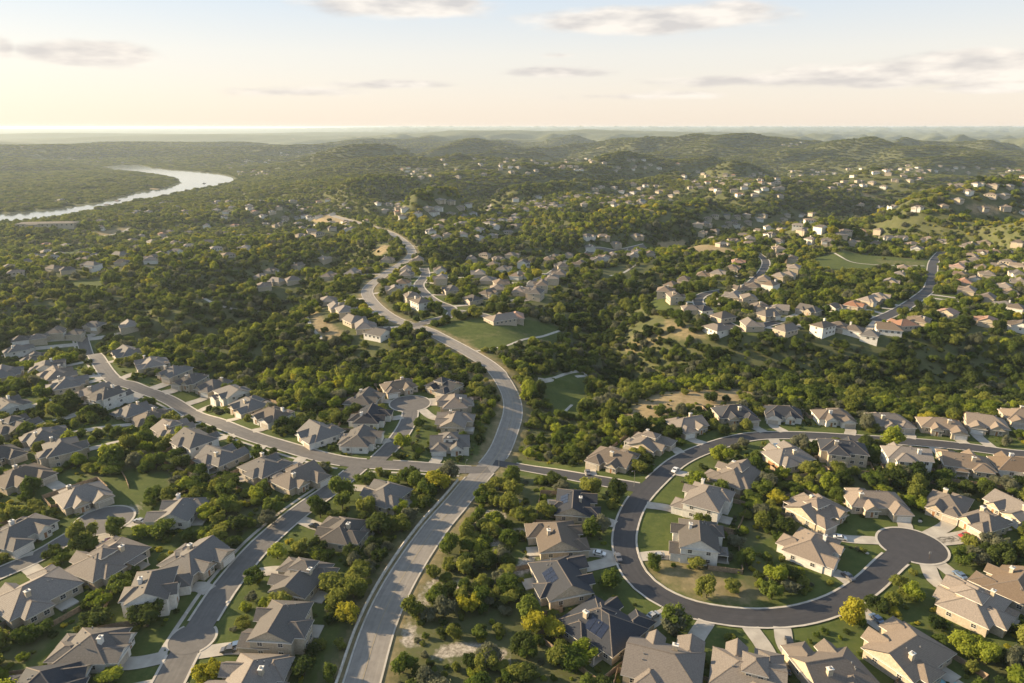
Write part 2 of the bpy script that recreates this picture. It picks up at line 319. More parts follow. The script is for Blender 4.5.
# ------------------------------------------------------------------ object helpers
class MB:
    def __init__(s): s.v = []; s.f = []; s.m = []; s.mats = []
    def mi(s, m):
        if m not in s.mats: s.mats.append(m)
        return s.mats.index(m)
    def face(s, pts, m):
        i = len(s.v); s.v += [tuple(p) for p in pts]; s.f.append(tuple(range(i, i + len(pts)))); s.m.append(s.mi(m))
    def box(s, x0, x1, y0, y1, z0, z1, m, bottom=True):
        i = len(s.v); s.v += [(x0, y0, z0), (x1, y0, z0), (x1, y1, z0), (x0, y1, z0), (x0, y0, z1), (x1, y0, z1), (x1, y1, z1), (x0, y1, z1)]
        fs = [(4, 5, 6, 7), (0, 1, 5, 4), (1, 2, 6, 5), (2, 3, 7, 6), (3, 0, 4, 7)] + ([(3, 2, 1, 0)] if bottom else [])
        for f in fs: s.f.append(tuple(i + k for k in f)); s.m.append(s.mi(m))
    def mesh(s, name):
        me = bpy.data.meshes.new(name); me.from_pydata(s.v, [], s.f)
        for m in s.mats: me.materials.append(MT[m])
        me.polygons.foreach_set('material_index', s.m); me.update(); return me
    def build(s, name, parent=None): return obj(name, s.mesh(name), parent)
def obj(name, me, parent=None, loc=None, rz=0.):
    o = bpy.data.objects.new(name, me); COL.objects.link(o)
    if parent: o.parent = parent
    if loc: o.location = loc
    if rz: o.rotation_euler = (0, 0, rz)
    return o
def tag(o, label=None, cat=None, group=None, kind=None):
    for k, v in (('label', label), ('category', cat), ('group', group), ('kind', kind)):
        if v: o[k] = v
    return o
def struct(o): o['kind'] = 'structure'; return o
def empty(name, loc, rz=0.):
    o = bpy.data.objects.new(name, None); COL.objects.link(o); o.location = loc; o.rotation_euler = (0, 0, rz); o.empty_display_size = 1; return o

# ------------------------------------------------------------------ roads
def catmull(pts, step):
    P_ = [np.array(p, float) for p in pts]; P_ = [2 * P_[0] - P_[1]] + P_ + [2 * P_[-1] - P_[-2]]
    o = []
    for i in range(1, len(P_) - 2):
        a, b, c, d = P_[i - 1:i + 3]; n = max(2, int(np.linalg.norm(c - b) / step))
        for k in range(n):
            t = k / n; o.append(.5 * (2 * b + (c - a) * t + (2 * a - 5 * b + 4 * c - d) * t * t + (3 * b - a - 3 * c + d) * t ** 3))
    o.append(P_[-2]); return np.array(o)
ROADS = [  # name, px points, width, material, cul-de-sac radius at start / end
 ('arterial_road', [(353, 712), (362, 683), (380, 625), (402, 579), (433, 532), (462, 497), (489, 466), (507, 434), (513, 409), (507, 388), (490, 366), (455, 345), (420, 328), (392, 318), (372, 302), (368, 289), (384, 275), (404, 262), (412, 252), (402, 240), (382, 230), (355, 222), (325, 213)], 9.3, 'asphalt_old', 0, 0, True),
 ('ridge_street', [(82, 338), (86, 352), (105, 371), (135, 387), (180, 407), (232, 429), (292, 449), (345, 462), (400, 466), (460, 470), (489, 470)], 7.8, 'asphalt_mid', 0, 0, False),
 ('short_street', [(374, 464), (392, 446), (404, 430), (410, 416), (410, 404)], 7.4, 'asphalt_mid', 0, 10.4, False),
 ('valley_street', [(358, 468), (335, 487), (300, 512), (262, 545), (228, 584), (203, 622), (183, 655), (160, 700)], 8.0, 'asphalt_mid', 0, 0, False),
 ('corner_street', [(-40, 592), (-5, 576), (38, 557), (74, 536), (104, 521)], 7.2, 'asphalt_mid', 0, 9.8, False),
 ('loop_street_entry', [(494, 463), (512, 466), (540, 471), (580, 478), (625, 486), (648, 490)], 7.6, 'asphalt_new', 0, 0, False),
 ('loop_street', [(1060, 456), (1020, 455), (970, 448), (920, 443), (860, 439), (800, 436), (752, 437), (712, 447), (680, 461), (655, 482), (636, 504), (626, 528), (625, 550), (635, 575), (658, 595), (695, 611), (745, 619), (795, 617), (838, 604), (868, 585), (890, 564), (912, 546)], 7.8, 'asphalt_new', 0, 10.8, False),
 ('hill_street', [(942, 252), (934, 262), (932, 275), (930, 288), (916, 300), (898, 311), (876, 321)], 8.6, 'asphalt_new', 0, 0, False),
 ('upper_hill_street', [(942, 252), (975, 256), (1030, 262)], 7, 'asphalt_mid', 0, 0, False),
 ('winding_street', [(757, 253), (766, 262), (760, 275), (744, 287), (720, 291), (703, 295), (698, 302), (706, 312), (722, 321), (745, 330), (778, 322)], 7.2, 'asphalt_new', 0, 0, False),
 ('bend_street', [(408, 327), (432, 321), (452, 315), (450, 308), (436, 302), (425, 294), (419, 285), (425, 276), (424, 268)], 8, 'asphalt_mid', 0, 0, False),
 ('club_street', [(452, 311), (478, 314), (492, 318)], 7, 'asphalt_mid', 0, 0, False),
 ('crest_street', [(512, 302), (535, 296), (532, 283), (556, 270), (585, 258), (620, 252), (645, 246)], 7, 'asphalt_mid', 0, 0, False),
 ('far_street', [(452, 222), (486, 214), (489, 205)], 8, 'asphalt_mid', 0, 0, False),
 ('left_hill_street', [(215, 242), (262, 232), (312, 222)], 6.5, 'asphalt_mid', 0, 0, False),
]
RD = []
for (nm, pp, wd, mt, c0, c1, main) in ROADS:
    RD.append((nm, catmull([P(*p) for p in pp], 4.0), wd, mt, c0, c1, main))
def ribbon(name, path, offs, m, dz, parent=None, uv=True):
    """a strip draped over the ground; offs = offsets across the path, in metres"""
    path = np.asarray(path); T = np.gradient(path, axis=0); T /= np.linalg.norm(T, axis=1)[:, None] + 1e-9
    Nn = np.stack([T[:, 1], -T[:, 0]], 1)          # to the right
    S = np.concatenate([[0], np.cumsum(np.linalg.norm(np.diff(path, axis=0), axis=1))])
    k = len(offs); V = np.zeros((len(path), k, 3))
    for j, o in enumerate(offs):
        q = path + Nn * o; V[:, j, :2] = q; 
    mid = height(path[:, 0], path[:, 1]); 
    for j in range(k):
        V[:, j, 2] = height(V[:, j, 0], V[:, j, 1]) + (dz[j] if isinstance(dz, (list, tuple)) else dz)
    vs = V.reshape(-1, 3); fs = []
    for i in range(len(path) - 1):
        for j in range(k - 1):
            a = i * k + j; fs.append((a, a + 1, a + k + 1, a + k))
    me = bpy.data.meshes.new(name); me.from_pydata(vs.tolist(), [], fs); me.materials.append(MT[m])
    ul = me.uv_layers.new(name='UVMap'); li = np.zeros(len(me.loops), int); me.loops.foreach_get('vertex_index', li)
    uvv = np.stack([np.tile(np.array(offs), len(path)), np.repeat(S, k)], 1)[li]; ul.data.foreach_set('uv', uvv.ravel())
    for p_ in me.polygons: p_.use_smooth = True
    me.update(); return obj(name, me, parent)
def joined(name, objs):
    """merge freshly built strips of one road surface into one mesh"""
    v = []; f = []; ms = []; mi = []
    for o in objs:
        b = len(v); v += [tuple(x.co) for x in o.data.vertices]; m_ = o.data.materials[0]
        if m_ not in ms: ms.append(m_)
        for p_ in o.data.polygons: f.append(tuple(b + i for i in p_.vertices)); mi.append(ms.index(m_))
        d_ = o.data; bpy.data.objects.remove(o); bpy.data.meshes.remove(d_)
    me = bpy.data.meshes.new(name); me.from_pydata(v, [], f)
    for m_ in ms: me.materials.append(m_)
    me.polygons.foreach_set('material_index', mi); me.update(); return obj(name, me)
def road_dist(x, y, skip=None):
    d = np.full(np.shape(x), 1e9)
    for k, (nm, p, wd, *_r) in enumerate(RD):
        if nm == skip: continue
        d = np.minimum(d, seg_dist(x, y, p[::2] if len(p) > 6 else p) - wd / 2)
        if _r[2]: d = np.minimum(d, np.hypot(x - p[-1][0], y - p[-1][1]) - _r[2])
    return d
OZ = .16
for k, (nm, p, wd, mt, c0, c1, main) in enumerate(RD):
    hw = wd / 2
    struct(ribbon(nm, p, list(np.linspace(-hw, hw, 5)), mt, OZ + .012 * (k % 4)))
    far = np.hypot(p[:, 0], p[:, 1]).min() > 430
    kerbs = []
    for s in (-1, 1):
        kw = (.55 if main else .7) * (1.5 if far else 1)
        offs = sorted([s * hw, s * (hw + .02), s * (hw + kw)]); 
        q = p + 0
        T = np.gradient(p, axis=0); T /= np.linalg.norm(T, axis=1)[:, None] + 1e-9; e = p + np.stack([T[:, 1], -T[:, 0]], 1) * s * (hw + .4)
        free = road_dist(e[:, 0], e[:, 1], nm) > .7
        if nm == 'valley_street': exy = P(192, 640); free &= np.hypot(e[:, 0] - exy[0], e[:, 1] - exy[1]) > 6.6
        if c1: free &= np.hypot(p[:, 0] - p[-1][0], p[:, 1] - p[-1][1]) > math.sqrt(max(c1 ** 2 - hw ** 2, 1)) - .5
        run = []
        for i in range(len(p) + 1):
            if i < len(p) and free[i]: run.append(i)
            else:
                if len(run) > 2:
                    kerbs.append(ribbon('kerb', p[run], offs, 'kerb', [OZ + .02, OZ + .13, OZ + .13] if s > 0 else [OZ + .13, OZ + .13, OZ + .02]))
                run = []
    if c1:
        cx, cy = p[-1]; mb = MB(); n = 48
        dirr = math.atan2(p[-5][1] - cy, p[-5][0] - cx); gap = math.asin(min(.99, (hw) / c1))
        ring = [(cx + c1 * math.cos(2 * math.pi * i / n), cy + c1 * math.sin(2 * math.pi * i / n)) for i in range(n)]
        zc = OZ + .06
        for i in range(n):
            a, b = ring[i], ring[(i + 1) % n]
            mb.face([(cx, cy, hz(cx, cy) + zc), (*a, hz(*a) + zc), (*b, hz(*b) + zc)], mt)
        struct(mb.build(nm + '_turning_circle'))
        arc = [dirr + gap + (2 * math.pi - 2 * gap) * i / 40 for i in range(41)]
        ap = np.array([(cx + (c1 + .4) * math.cos(a), cy + (c1 + .4) * math.sin(a)) for a in arc])
        kerbs.append(ribbon('kerb', ap, [-.4, .4], 'kerb', OZ + .14))
    if kerbs: struct(joined('kerb', kerbs))
    # pavement beside the street
    if nm in ('ridge_street', 'valley_street'):
        e0 = p[3:-3]
        walks = []
        for s in (1,) if nm != 'loop_street' else (-1, 1):
            T = np.gradient(e0, axis=0); T /= np.linalg.norm(T, axis=1)[:, None] + 1e-9; e = e0 + np.stack([T[:, 1], -T[:, 0]], 1) * s * (hw + 2.6)
            free = road_dist(e[:, 0], e[:, 1]) > 1.6
            run = []
            for i in range(len(e) + 1):
                if i < len(e) and free[i]: run.append(i)
                else:
                    if len(run) > 3: walks.append(ribbon('pavement', e[run], [-.65, .65], 'concrete', .12))
                    run = []
        if walks: struct(joined('pavement', walks))
ex, ey = P(192, 640); mb = MB(); n_ = 40; ring = [(ex + 6.3 * math.cos(2 * math.pi * i / n_), ey + 6.3 * math.sin(2 * math.pi * i / n_)) for i in range(n_)]
for i in range(n_):
    a, b_ = ring[i], ring[(i + 1) % n_]; mb.face([(ex, ey, hz(ex, ey) + .24), (*a, hz(*a) + .24), (*b_, hz(*b_) + .24)], 'asphalt_mid')
struct(mb.build('valley_street_elbow')); ELBOW = (ex, ey)
ea = np.radians(np.arange(0, 361, 6)); ep = np.stack([ex + 6.6 * np.cos(ea), ey + 6.6 * np.sin(ea)], 1)
vs_ = [r_ for r_ in RD if r_[0] == 'valley_street'][0]; okk = seg_dist(ep[:, 0], ep[:, 1], vs_[1]) > vs_[2] / 2 + .2; segs = []; run = []
st_ = int(np.argmin(okk)); order = [(st_ + q) % 60 for q in range(61)]
for q in order:
    if okk[q]: run.append(q)
    else:
        if len(run) > 2: segs.append(ribbon('kerb', ep[run], [-.35, .35], 'kerb', .3))
        run = []
struct(joined('kerb', segs))
# markings on the arterial
A = RD[0][1]
ed = [ribbon('lane_marking', A[:160], [-.06, .06], 'paint_yellow', OZ + .07)]
struct(joined('lane_marking', ed))
jx, jy = P(486, 470); JN = int(np.argmin(np.hypot(A[:, 0] - jx, A[:, 1] - jy))) - 2
# low stone retaining wall on the outer side of the arterial
seg = A[:JN - 1]; T = np.gradient(seg, axis=0); T /= np.linalg.norm(T, axis=1)[:, None]; wl = seg - np.stack([T[:, 1], -T[:, 0]], 1) * 6.6
rw = ribbon('retaining_wall', wl, [-.25, -.24, .24, .25], 'stone', [-.5, 1.1, 1.1, -.5])
tag(rw, 'long low stone wall along the outer edge of the wide grey road', 'retaining wall')
# trails and white paths
for pp, wd in [([(538, 380), (552, 380), (566, 374), (582, 372), (586, 376), (576, 377)], 2.2), ([(470, 352), (490, 349), (512, 344), (540, 337), (560, 331)], 2.), ([(610, 276), (625, 272), (645, 260), (665, 255)], 2.5),
               ([(200, 297), (215, 304), (238, 310), (262, 312)], 3.0), ([(306, 316), (312, 328), (322, 339)], 2.2), ([(600, 356), (588, 344), (570, 352)], 1.5), ([(834, 253), (852, 262), (880, 265), (925, 266)], 2.2),
               ([(66, 232), (100, 236), (122, 232), (130, 228)], 7), ([(395, 253), (410, 246), (432, 250)], 3.), ([(560, 420), (565, 412), (572, 405)], 1.6)]:
    struct(ribbon('path', catmull([P(*q) for q in pp], 3.), [-wd / 2, 0, wd / 2], 'kerb', .14))

# ------------------------------------------------------------------ house list
# pixel x, pixel y (middle of the roof), roof, wall, storeys, optional length and depth
def rows():
    g = 'grey'; b = 'brown'; t = 'tan'; k = 'dark'; rd = 'red'; W = 'white'; C = 'cream'; S = 'stone'
    return [
 ('near', 'row below the ridge street', [(17, 348, g, W, 1), (35, 357, g, C, 1), (46, 366, g, W, 1), (56, 374, b, C, 1), (66, 383, g, C, 1), (92, 390, b, C, 1), (107, 397, g, W, 2), (132, 410, g, C, 1), (150, 418, b, C, 1), (172, 430, b, C, 1), (195, 444, g, W, 2), (219, 456, g, C, 1), (263, 466, g, S, 1), (297, 476, b, C, 1)]),
 ('near', 'row above the ridge street', [(128, 352, g, C, 1), (151, 362, b, C, 1), (174, 370, g, C, 1), (190, 378, g, C, 1), (213, 384, g, C, 1), (232, 396, g, W, 2), (249, 405, g, C, 1), (272, 414, b, W, 1)]),
 ('near', 'yards by the left edge', [(4, 404, g, W, 1), (11, 425, g, C, 1), (43, 436, g, C, 1), (63, 452, g, C, 2), (20, 475, b, C, 1), (82, 494, b, C, 1), (2, 374, g, C, 1), (-6, 455, g, C, 1)]),
 ('near', 'row above the short grey street', [(319, 432, g, W, 1), (359, 438, g, W, 1), (364, 398, g, C, 1), (369, 416, k, W, 1), (399, 385, b, S, 1), (444, 385, k, C, 1)]),
 ('near', 'row between short street and main road', [(455, 401, b, C, 1), (455, 419, b, C, 1), (450, 441, g, W, 1)]),
 ('near', 'row right of the valley street', [(387, 494, g, C, 1), (343, 530, g, C, 1, 18, 13), (302, 577, g, C, 1), (282, 628, g, C, 2), (252, 678, b, C, 1)]),
 ('near', 'row left of the valley street', [(181, 509, g, W, 1), (195, 557, g, S, 1), (153, 592, g, W, 2), (93, 645, g, W, 1, 24, 15), (43, 684, k, C, 1)]),
 ('near', 'homes round the left turning circle', [(20, 530, g, W, 1, 22, 15), (108, 558, b, C, 1, 24, 17), (35, 592, b, C, 1, 25, 18)]),
 ('near', 'row above the loop street', [(613, 457, b, C, 1), (649, 441, b, C, 1), (687, 423, b, C, 1), (734, 412, k, C, 1), (783, 412, k, W, 1, 20, 14), (833, 415, b, W, 1, 20, 14), (889, 420, b, C, 1), (941, 424, t, C, 1, 22, 14), (986, 422, t, C, 1), (1022, 416, t, C, 1)]),
 ('near', 'row inside the loop street top', [(736, 475, b, C, 1, 22, 16), (788, 455, b, C, 1), (842, 452, k, C, 2, 22, 14), (906, 459, b, W, 2, 20, 14), (966, 461, t, C, 1, 22, 14), (1018, 465, t, W, 1)]),
 ('near', 'row inside the loop street left', [(706, 502, b, W, 2, 21, 16), (698, 541, g, W, 2, 21, 15)]),
 ('near', 'middle row of the loop street', [(817, 508, t, C, 1, 22, 16), (874, 499, t, C, 1, 24, 14), (948, 502, b, C, 1, 25, 15), (1016, 506, b, C, 1), (812, 545, t, W, 1, 21, 16)]),
 ('near', 'row left of the loop street', [(573, 502, k, C, 1, 22, 15), (557, 536, b, C, 1, 21, 17), (560, 577, k, C, 1, 23, 17), (603, 624, k, C, 1, 26, 19)]),
 ('near', 'row below the loop street', [(664, 663, b, C, 1, 24, 18), (748, 673, b, C, 1, 21, 16), (834, 670, b, C, 1, 20, 16), (909, 650, t, C, 1, 23, 17), (974, 602, t, C, 1, 27, 16), (1018, 586, t, C, 1, 20, 16), (985, 520, b, C, 1, 13, 11)]),
 ('mid', 'terraced row left of the main road', [(328, 303, b, C, 1), (336, 310, b, C, 1), (345, 317, b, C, 2), (354, 324, b, C, 1), (364, 330, b, C, 1), (378, 337, g, W, 1)]),
 ('mid', 'cluster right of the main road bend', [(395, 292, b, C, 1), (412, 302, b, C, 2), (421, 308, b, W, 2), (406, 277, b, C, 1), (442, 283, b, C, 2), (452, 292, g, C, 1), (473, 302, g, C, 1), (441, 272, b, W, 1), (472, 262, b, C, 2), (498, 260, b, C, 1), (487, 282, g, C, 1), (497, 291, t, C, 1)]),
 ('mid', 'terrace left of the main road bend', [(261, 278, b, C, 1), (278, 283, b, C, 1), (293, 282, b, C, 1), (298, 267, b, C, 1), (324, 260, t, C, 1), (348, 267, b, S, 1), (328, 278, b, C, 1), (263, 288, b, C, 1), (271, 272, g, C, 1), (352, 275, b, C, 1)]),
 ('mid', 'cluster above the main road bend', [(431, 234, g, W, 2), (448, 236, b, C, 1), (463, 235, b, W, 1), (478, 230, b, W, 1), (458, 226, b, W, 1), (463, 217, b, W, 1), (473, 214, b, W, 1), (503, 221, b, W, 1), (495, 227, b, W, 1), (515, 217, b, W, 2), (403, 217, b, W, 1), (417, 214, g, W, 1)]),
 ('mid', 'pair on the open lawn', [(501, 322, t, S, 1, 20, 12), (516, 320, rd, S, 1, 15, 11)]),
 ('mid', 'crest street cluster', [(523, 267, g, W, 2), (542, 290, b, C, 2), (553, 283, b, C, 2), (536, 298, g, C, 2), (562, 268, g, C, 1), (598, 262, b, C, 1), (580, 266, b, C, 1), (626, 253, b, W, 1), (590, 248, g, W, 1), (616, 245, b, C, 1), (638, 254, b, W, 1), (560, 276, b, C, 1), (568, 256, b, C, 1)]),
 ('mid', 'west side of the winding street', [(671, 290, t, C, 2), (674, 302, b, C, 2), (684, 282, b, C, 1), (702, 277, t, C, 1), (718, 275, b, C, 1), (690, 312, b, C, 1), (703, 313, k, W, 1), (723, 320, b, C, 1), (750, 328, b, C, 1), (664, 296, t, C, 2), (715, 332, b, W, 1)]),
 ('mid', 'east side of the winding street', [(737, 264, rd, C, 1), (741, 292, b, C, 1), (753, 289, b, C, 1), (748, 304, b, C, 2), (733, 299, b, C, 1), (763, 285, t, C, 2), (760, 310, b, C, 1), (732, 270, t, C, 1)]),
 ('mid', 'tan-roofed column on right hill', [(778, 252, t, C, 2), (792, 263, t, C, 2), (794, 272, t, C, 2), (779, 281, t, C, 2), (770, 290, t, W, 2), (784, 258, t, C, 1), (788, 280, t, C, 2)]),
 ('mid', 'hilltop homes below dark wooded slope', [(863, 233, rd, C, 1), (875, 245, t, C, 1), (915, 252, b, W, 2), (943, 243, b, C, 1), (900, 241, b, W, 2), (886, 241, b, W, 2), (924, 242, b, W, 1), (820, 231, g, W, 2), (783, 231, t, C, 1), (803, 232, b, C, 1), (811, 241, b, W, 1), (841, 236, b, C, 1), (771, 236, b, W, 1), (852, 244, b, C, 1), (828, 243, b, C, 1)]),
 ('mid', 'row above the steep dark street', [(899, 277, b, C, 1), (890, 284, b, C, 1), (903, 270, t, C, 1), (853, 308, rd, C, 1), (868, 303, t, C, 1), (878, 300, t, C, 1), (833, 310, b, W, 1), (809, 313, g, C, 1), (779, 312, b, C, 1), (766, 318, b, C, 1)]),
 ('mid', 'front row below steep dark street', [(785, 333, b, C, 1), (822, 333, b, W, 2), (853, 333, b, W, 1), (869, 338, g, W, 1), (888, 332, t, W, 1), (903, 328, rd, C, 1), (920, 324, t, C, 1), (948, 316, rd, C, 1), (987, 324, rd, C, 1), (1016, 311, b, W, 1), (1004, 308, g, W, 1), (1021, 329, b, W, 1), (838, 330, b, C, 1)]),
 ('mid', 'column right of the steep dark street', [(958, 269, rd, C, 1), (961, 277, t, C, 1), (964, 285, rd, C, 1), (968, 293, t, C, 1), (994, 254, t, C, 1), (1006, 254, t, C, 1), (970, 246, b, C, 1), (1018, 268, t, C, 1), (1018, 244, b, C, 1), (980, 254, t, W, 1), (1000, 268, b, C, 1)]),
 ('mid', 'left hillside above the dark valley', [(101, 229, b, W, 2), (96, 257, g, W, 1), (94, 269, g, W, 2), (122, 264, b, C, 1), (54, 270, b, C, 1), (24, 264, b, W, 1), (151, 262, b, W, 1), (175, 253, g, W, 1), (166, 242, g, W, 2), (225, 217, g, W, 1), (207, 227, g, W, 2), (242, 237, b, C, 1), (210, 243, b, C, 1), (120, 256, g, C, 1), (68, 272, g, C, 1), (158, 244, b, W, 1)]),
 ('mid', 'first houses atop the ridge street', [(95, 328, g, C, 1), (130, 328, b, C, 1), (56, 335, b, C, 1), (21, 343, g, W, 1), (38, 341, b, C, 1), (76, 336, g, C, 1)]),
 ('mid', 'hillside beyond the far left bend', [(346, 204, g, C, 1), (368, 222, t, W, 1), (331, 229, b, C, 1), (312, 232, b, C, 1), (283, 222, b, W, 1), (312, 218, g, W, 1), (263, 216, g, W, 1), (275, 232, b, C, 1), (300, 212, b, C, 1), (352, 230, b, C, 1), (334, 214, b, W, 1)]),
 ('mid', 'hilltop trio on the wooded crest', [(641, 203, g, W, 2), (652, 200, rd, C, 2), (669, 202, t, C, 2), (658, 207, b, W, 2), (557, 208, b, W, 2), (523, 208, b, W, 1), (537, 206, b, W, 1), (560, 199, b, W, 1), (548, 200, b, W, 1), (630, 205, b, C, 1)]),
 ('mid', 'ridge homes above the tan field', [(712, 240, b, W, 1), (724, 228, b, C, 1), (742, 228, b, W, 1), (759, 232, b, W, 1), (702, 234, t, C, 1), (734, 242, b, C, 1), (750, 240, g, C, 1), (716, 232, b, C, 1), (768, 228, b, W, 1)]),
 ('mid', 'villas on the sunlit right crest', [(860, 206, t, C, 2), (893, 208, b, W, 1), (918, 208, b, W, 1), (943, 207, t, C, 1), (878, 207, g, W, 1)]),
 ]
SCATTER = [
 ([(258, 222), (350, 204), (352, 232), (262, 242)], 26, 'hillside left of the road bend', 1), ([(426, 206), (515, 205), (520, 240), (426, 242)], 20, 'slope above the road bend', 1), ([(478, 255), (560, 258), (520, 302), (478, 300)], 12, 'homes above the club lawn', 1),
 ([(5, 246), (90, 245), (90, 275), (5, 282)], 13, 'lone homes on the left hillside', 1), ([(130, 235), (244, 226), (250, 256), (140, 264)], 20, 'homes above the left valley', 1), ([(580, 238), (650, 236), (650, 258), (585, 264)], 8, 'homes left of the tan field', 1),
 ([(690, 226), (800, 222), (930, 234), (930, 247), (700, 248)], 12, 'homes over the winding street', 1), ([(945, 238), (1030, 236), (1030, 302), (985, 302)], 14, 'slope at the right edge', 1), ([(365, 262), (420, 262), (420, 285), (392, 288)], 4, 'homes within the road bend', 1),  # far homes: region (px polygon), number, cluster name
 ([(399, 168), (429, 168), (432, 178), (405, 180)], 14, 'bright estate on far left ridge', 1), ([(440, 160), (590, 157), (598, 170), (450, 178)], 46, 'string of homes along the far ridge', 1),
 ([(573, 188), (640, 182), (690, 196), (640, 208), (580, 206)], 36, 'homes on the wooded crest', 1), ([(375, 202), (450, 200), (452, 212), (385, 214)], 22, 'homes beyond the main road', 1),
 ([(508, 200), (570, 196), (572, 210), (512, 213)], 18, 'bright row on the middle ridge', 1), ([(682, 171), (760, 170), (785, 184), (782, 198), (730, 196), (684, 188)], 58, 'dense pale estate on the ridge', 1),
 ([(785, 170), (920, 168), (925, 184), (850, 192), (790, 186)], 46, 'homes on the far right ridge', 1), ([(895, 166), (970, 166), (970, 174), (900, 174)], 16, 'homes by the tan clearing', 1),
 ([(975, 166), (1040, 166), (1040, 180), (978, 180)], 16, 'homes at the right edge', 1), ([(950, 185), (1030, 185), (1030, 214), (955, 212)], 20, 'homes on the right slope', 1),
 ([(213, 202), (342, 198), (342, 212), (215, 214)], 24, 'homes on the left slope', 1), ([(227, 160), (275, 160), (272, 177), (232, 177)], 22, 'homes above the river bend', 1),
 ([(277, 152), (316, 151), (318, 157), (280, 157)], 8, 'homes on the high left hill', 1), ([(0, 195), (200, 203), (210, 215), (100, 222)], 12, 'homes by the river', 1), ([(780, 141), (812, 141), (812, 147), (782, 147)], 6, 'homes on the high right hill', 1),
 ([(600, 160), (680, 158), (690, 168), (610, 172)], 12, 'homes behind the crest', 1), ([(700, 216), (815, 215), (812, 224), (705, 226)], 22, 'homes over the dark slope', 1), ([(30, 158), (130, 156), (130, 163), (30, 165)], 5, 'homes past the river', 1)]
HOUSES = []      # dicts
for kind, cname, lst in rows():
    for h in lst:
        x, y = P(h[0], h[1] + (4 if kind == 'near' else 1))
        if kind == 'near':      # the listed pixel is the roof: shift so that the roof lands there
            r = ray(h[0], h[1]); t = (hz(x, y) + 3.6 - CAMH) / r[2]; x, y = r[0] * t, r[1] * t
        HOUSES.append(dict(px=h[0], py=h[1], x=x, y=y, roof=h[2], wall=h[3], st=h[4], L=h[5] if len(h) > 5 else None, D=h[6] if len(h) > 6 else None, cl=cname, kind=kind))
FARH = []
for poly, n, cname, _ in SCATTER:
    xs = [p[0] for p in poly]; ys = [p[1] for p in poly]; got = 0; tries = 0; pts = []
    while got < n and tries < 3000:
        tries += 1; a = rnd.uniform(min(xs), max(xs)); b = rnd.uniform(min(ys), max(ys))
        if not in_poly(np.array([a]), np.array([b]), poly)[0]: continue
        x, y = P(round(a, 1), round(b, 1))
        if any(math.hypot(x - q[0], y - q[1]) < 24 for q in pts) or any(math.hypot(x - q['x'], y - q['y']) < 19 for q in HOUSES) or float(road_dist(np.array([x]), np.array([y]))[0]) < 9: continue
        pts.append((x, y)); got += 1
        FARH.append(dict(px=a, py=b, x=x, y=y, roof=rnd.choice(['tan', 'brown', 'pale', 'pale', 'brown', 'tan', 'grey', 'red'] if rnd.random() < .5 else ['brown', 'pale', 'tan']), wall=rnd.choice(['white', 'cream', 'cream', 'stone']), st=1, L=None, D=None, cl=cname, kind='far' if math.hypot(x, y) > 1050 else 'mid'))
FARH.sort(key=lambda h: math.hypot(h['x'], h['y']))
room = 298 - len(HOUSES)
REST = FARH[room:]; HOUSES += FARH[:room]
ALLP = np.array([p for r_ in RD for p in (r_[1][::2])]); ALLW = np.array([r_[2] for r_ in RD for p in (r_[1][::2])]); ALLN = [r_[0] for r_ in RD for p in (r_[1][::2])]
near_main = np.array([n in ('arterial_road',) for n in ALLN])
for h in HOUSES + REST:
    dd = np.hypot(ALLP[:, 0] - h['x'], ALLP[:, 1] - h['y']) + np.where(near_main & (h['kind'] == 'near'), 60, 0)
    i = int(np.argmin(dd)); h['rd'] = dd[i]; h['ri'] = i
    if dd[i] < 95:
        a = math.atan2(ALLP[i][1] - h['y'], ALLP[i][0] - h['x']); h['rz'] = a + math.pi / 2 + rnd.uniform(-.07, .07)
    else: h['rz'] = rnd.uniform(0, 6.28)
    h['d'] = math.hypot(h['x'], h['y'])
for h in HOUSES:
    nd = min([math.hypot(h['x'] - q['x'], h['y'] - q['y']) for q in HOUSES if q is not h])
    if h['kind'] == 'near':
        h['L'] = (h['L'] or rnd.uniform(18.5, 21.5)) * .84; h['D'] = (h['D'] or rnd.uniform(13.5, 16)) * .80
        if nd < h['L'] + 1.5: h['L'] = max(12.5, nd - 1.5); h['D'] = max(h['D'], 13)
        if nd < h['L']: h['L'] = max(11, nd - .8)
    else:
        h['L'] = h['L'] or min(rnd.uniform(13, 16), max(10.5, nd - 1.)); h['D'] = h['D'] or rnd.uniform(9.5, 11.5)
for h in REST: h['L'] = rnd.uniform(13, 17); h['D'] = rnd.uniform(9, 12)

# ------------------------------------------------------------------ rasters of ground cover (2 m cells)
X0, X1, Y0, Y1, CS = -1000, 1500, 60, 1500, 2.0
nx, ny = int((X1 - X0) / CS), int((Y1 - Y0) / CS)
gx, gy = np.meshgrid(X0 + (np.arange(nx) + .5) * CS, Y0 + (np.arange(ny) + .5) * CS)
lawn = np.zeros(gx.shape, np.float32); dry = np.zeros_like(lawn); rock = np.zeros_like(lawn); block = np.zeros_like(lawn)   # block: 1 = no tree
def sub(x, y, r):
    i0 = max(0, int((x - r - X0) / CS)); i1 = min(nx, int((x + r - X0) / CS) + 2); j0 = max(0, int((y - r - Y0) / CS)); j1 = min(ny, int((y + r - Y0) / CS) + 2)
    return (slice(j0, max(j1, j0)), slice(i0, max(i1, i0)))
def stamp(arr, x, y, r, v, soft=0):
    s = sub(x, y, r)
    if arr[s].size == 0: return
    d = np.hypot(gx[s] - x, gy[s] - y); arr[s] = np.maximum(arr[s], np.where(d < r, v, 0))
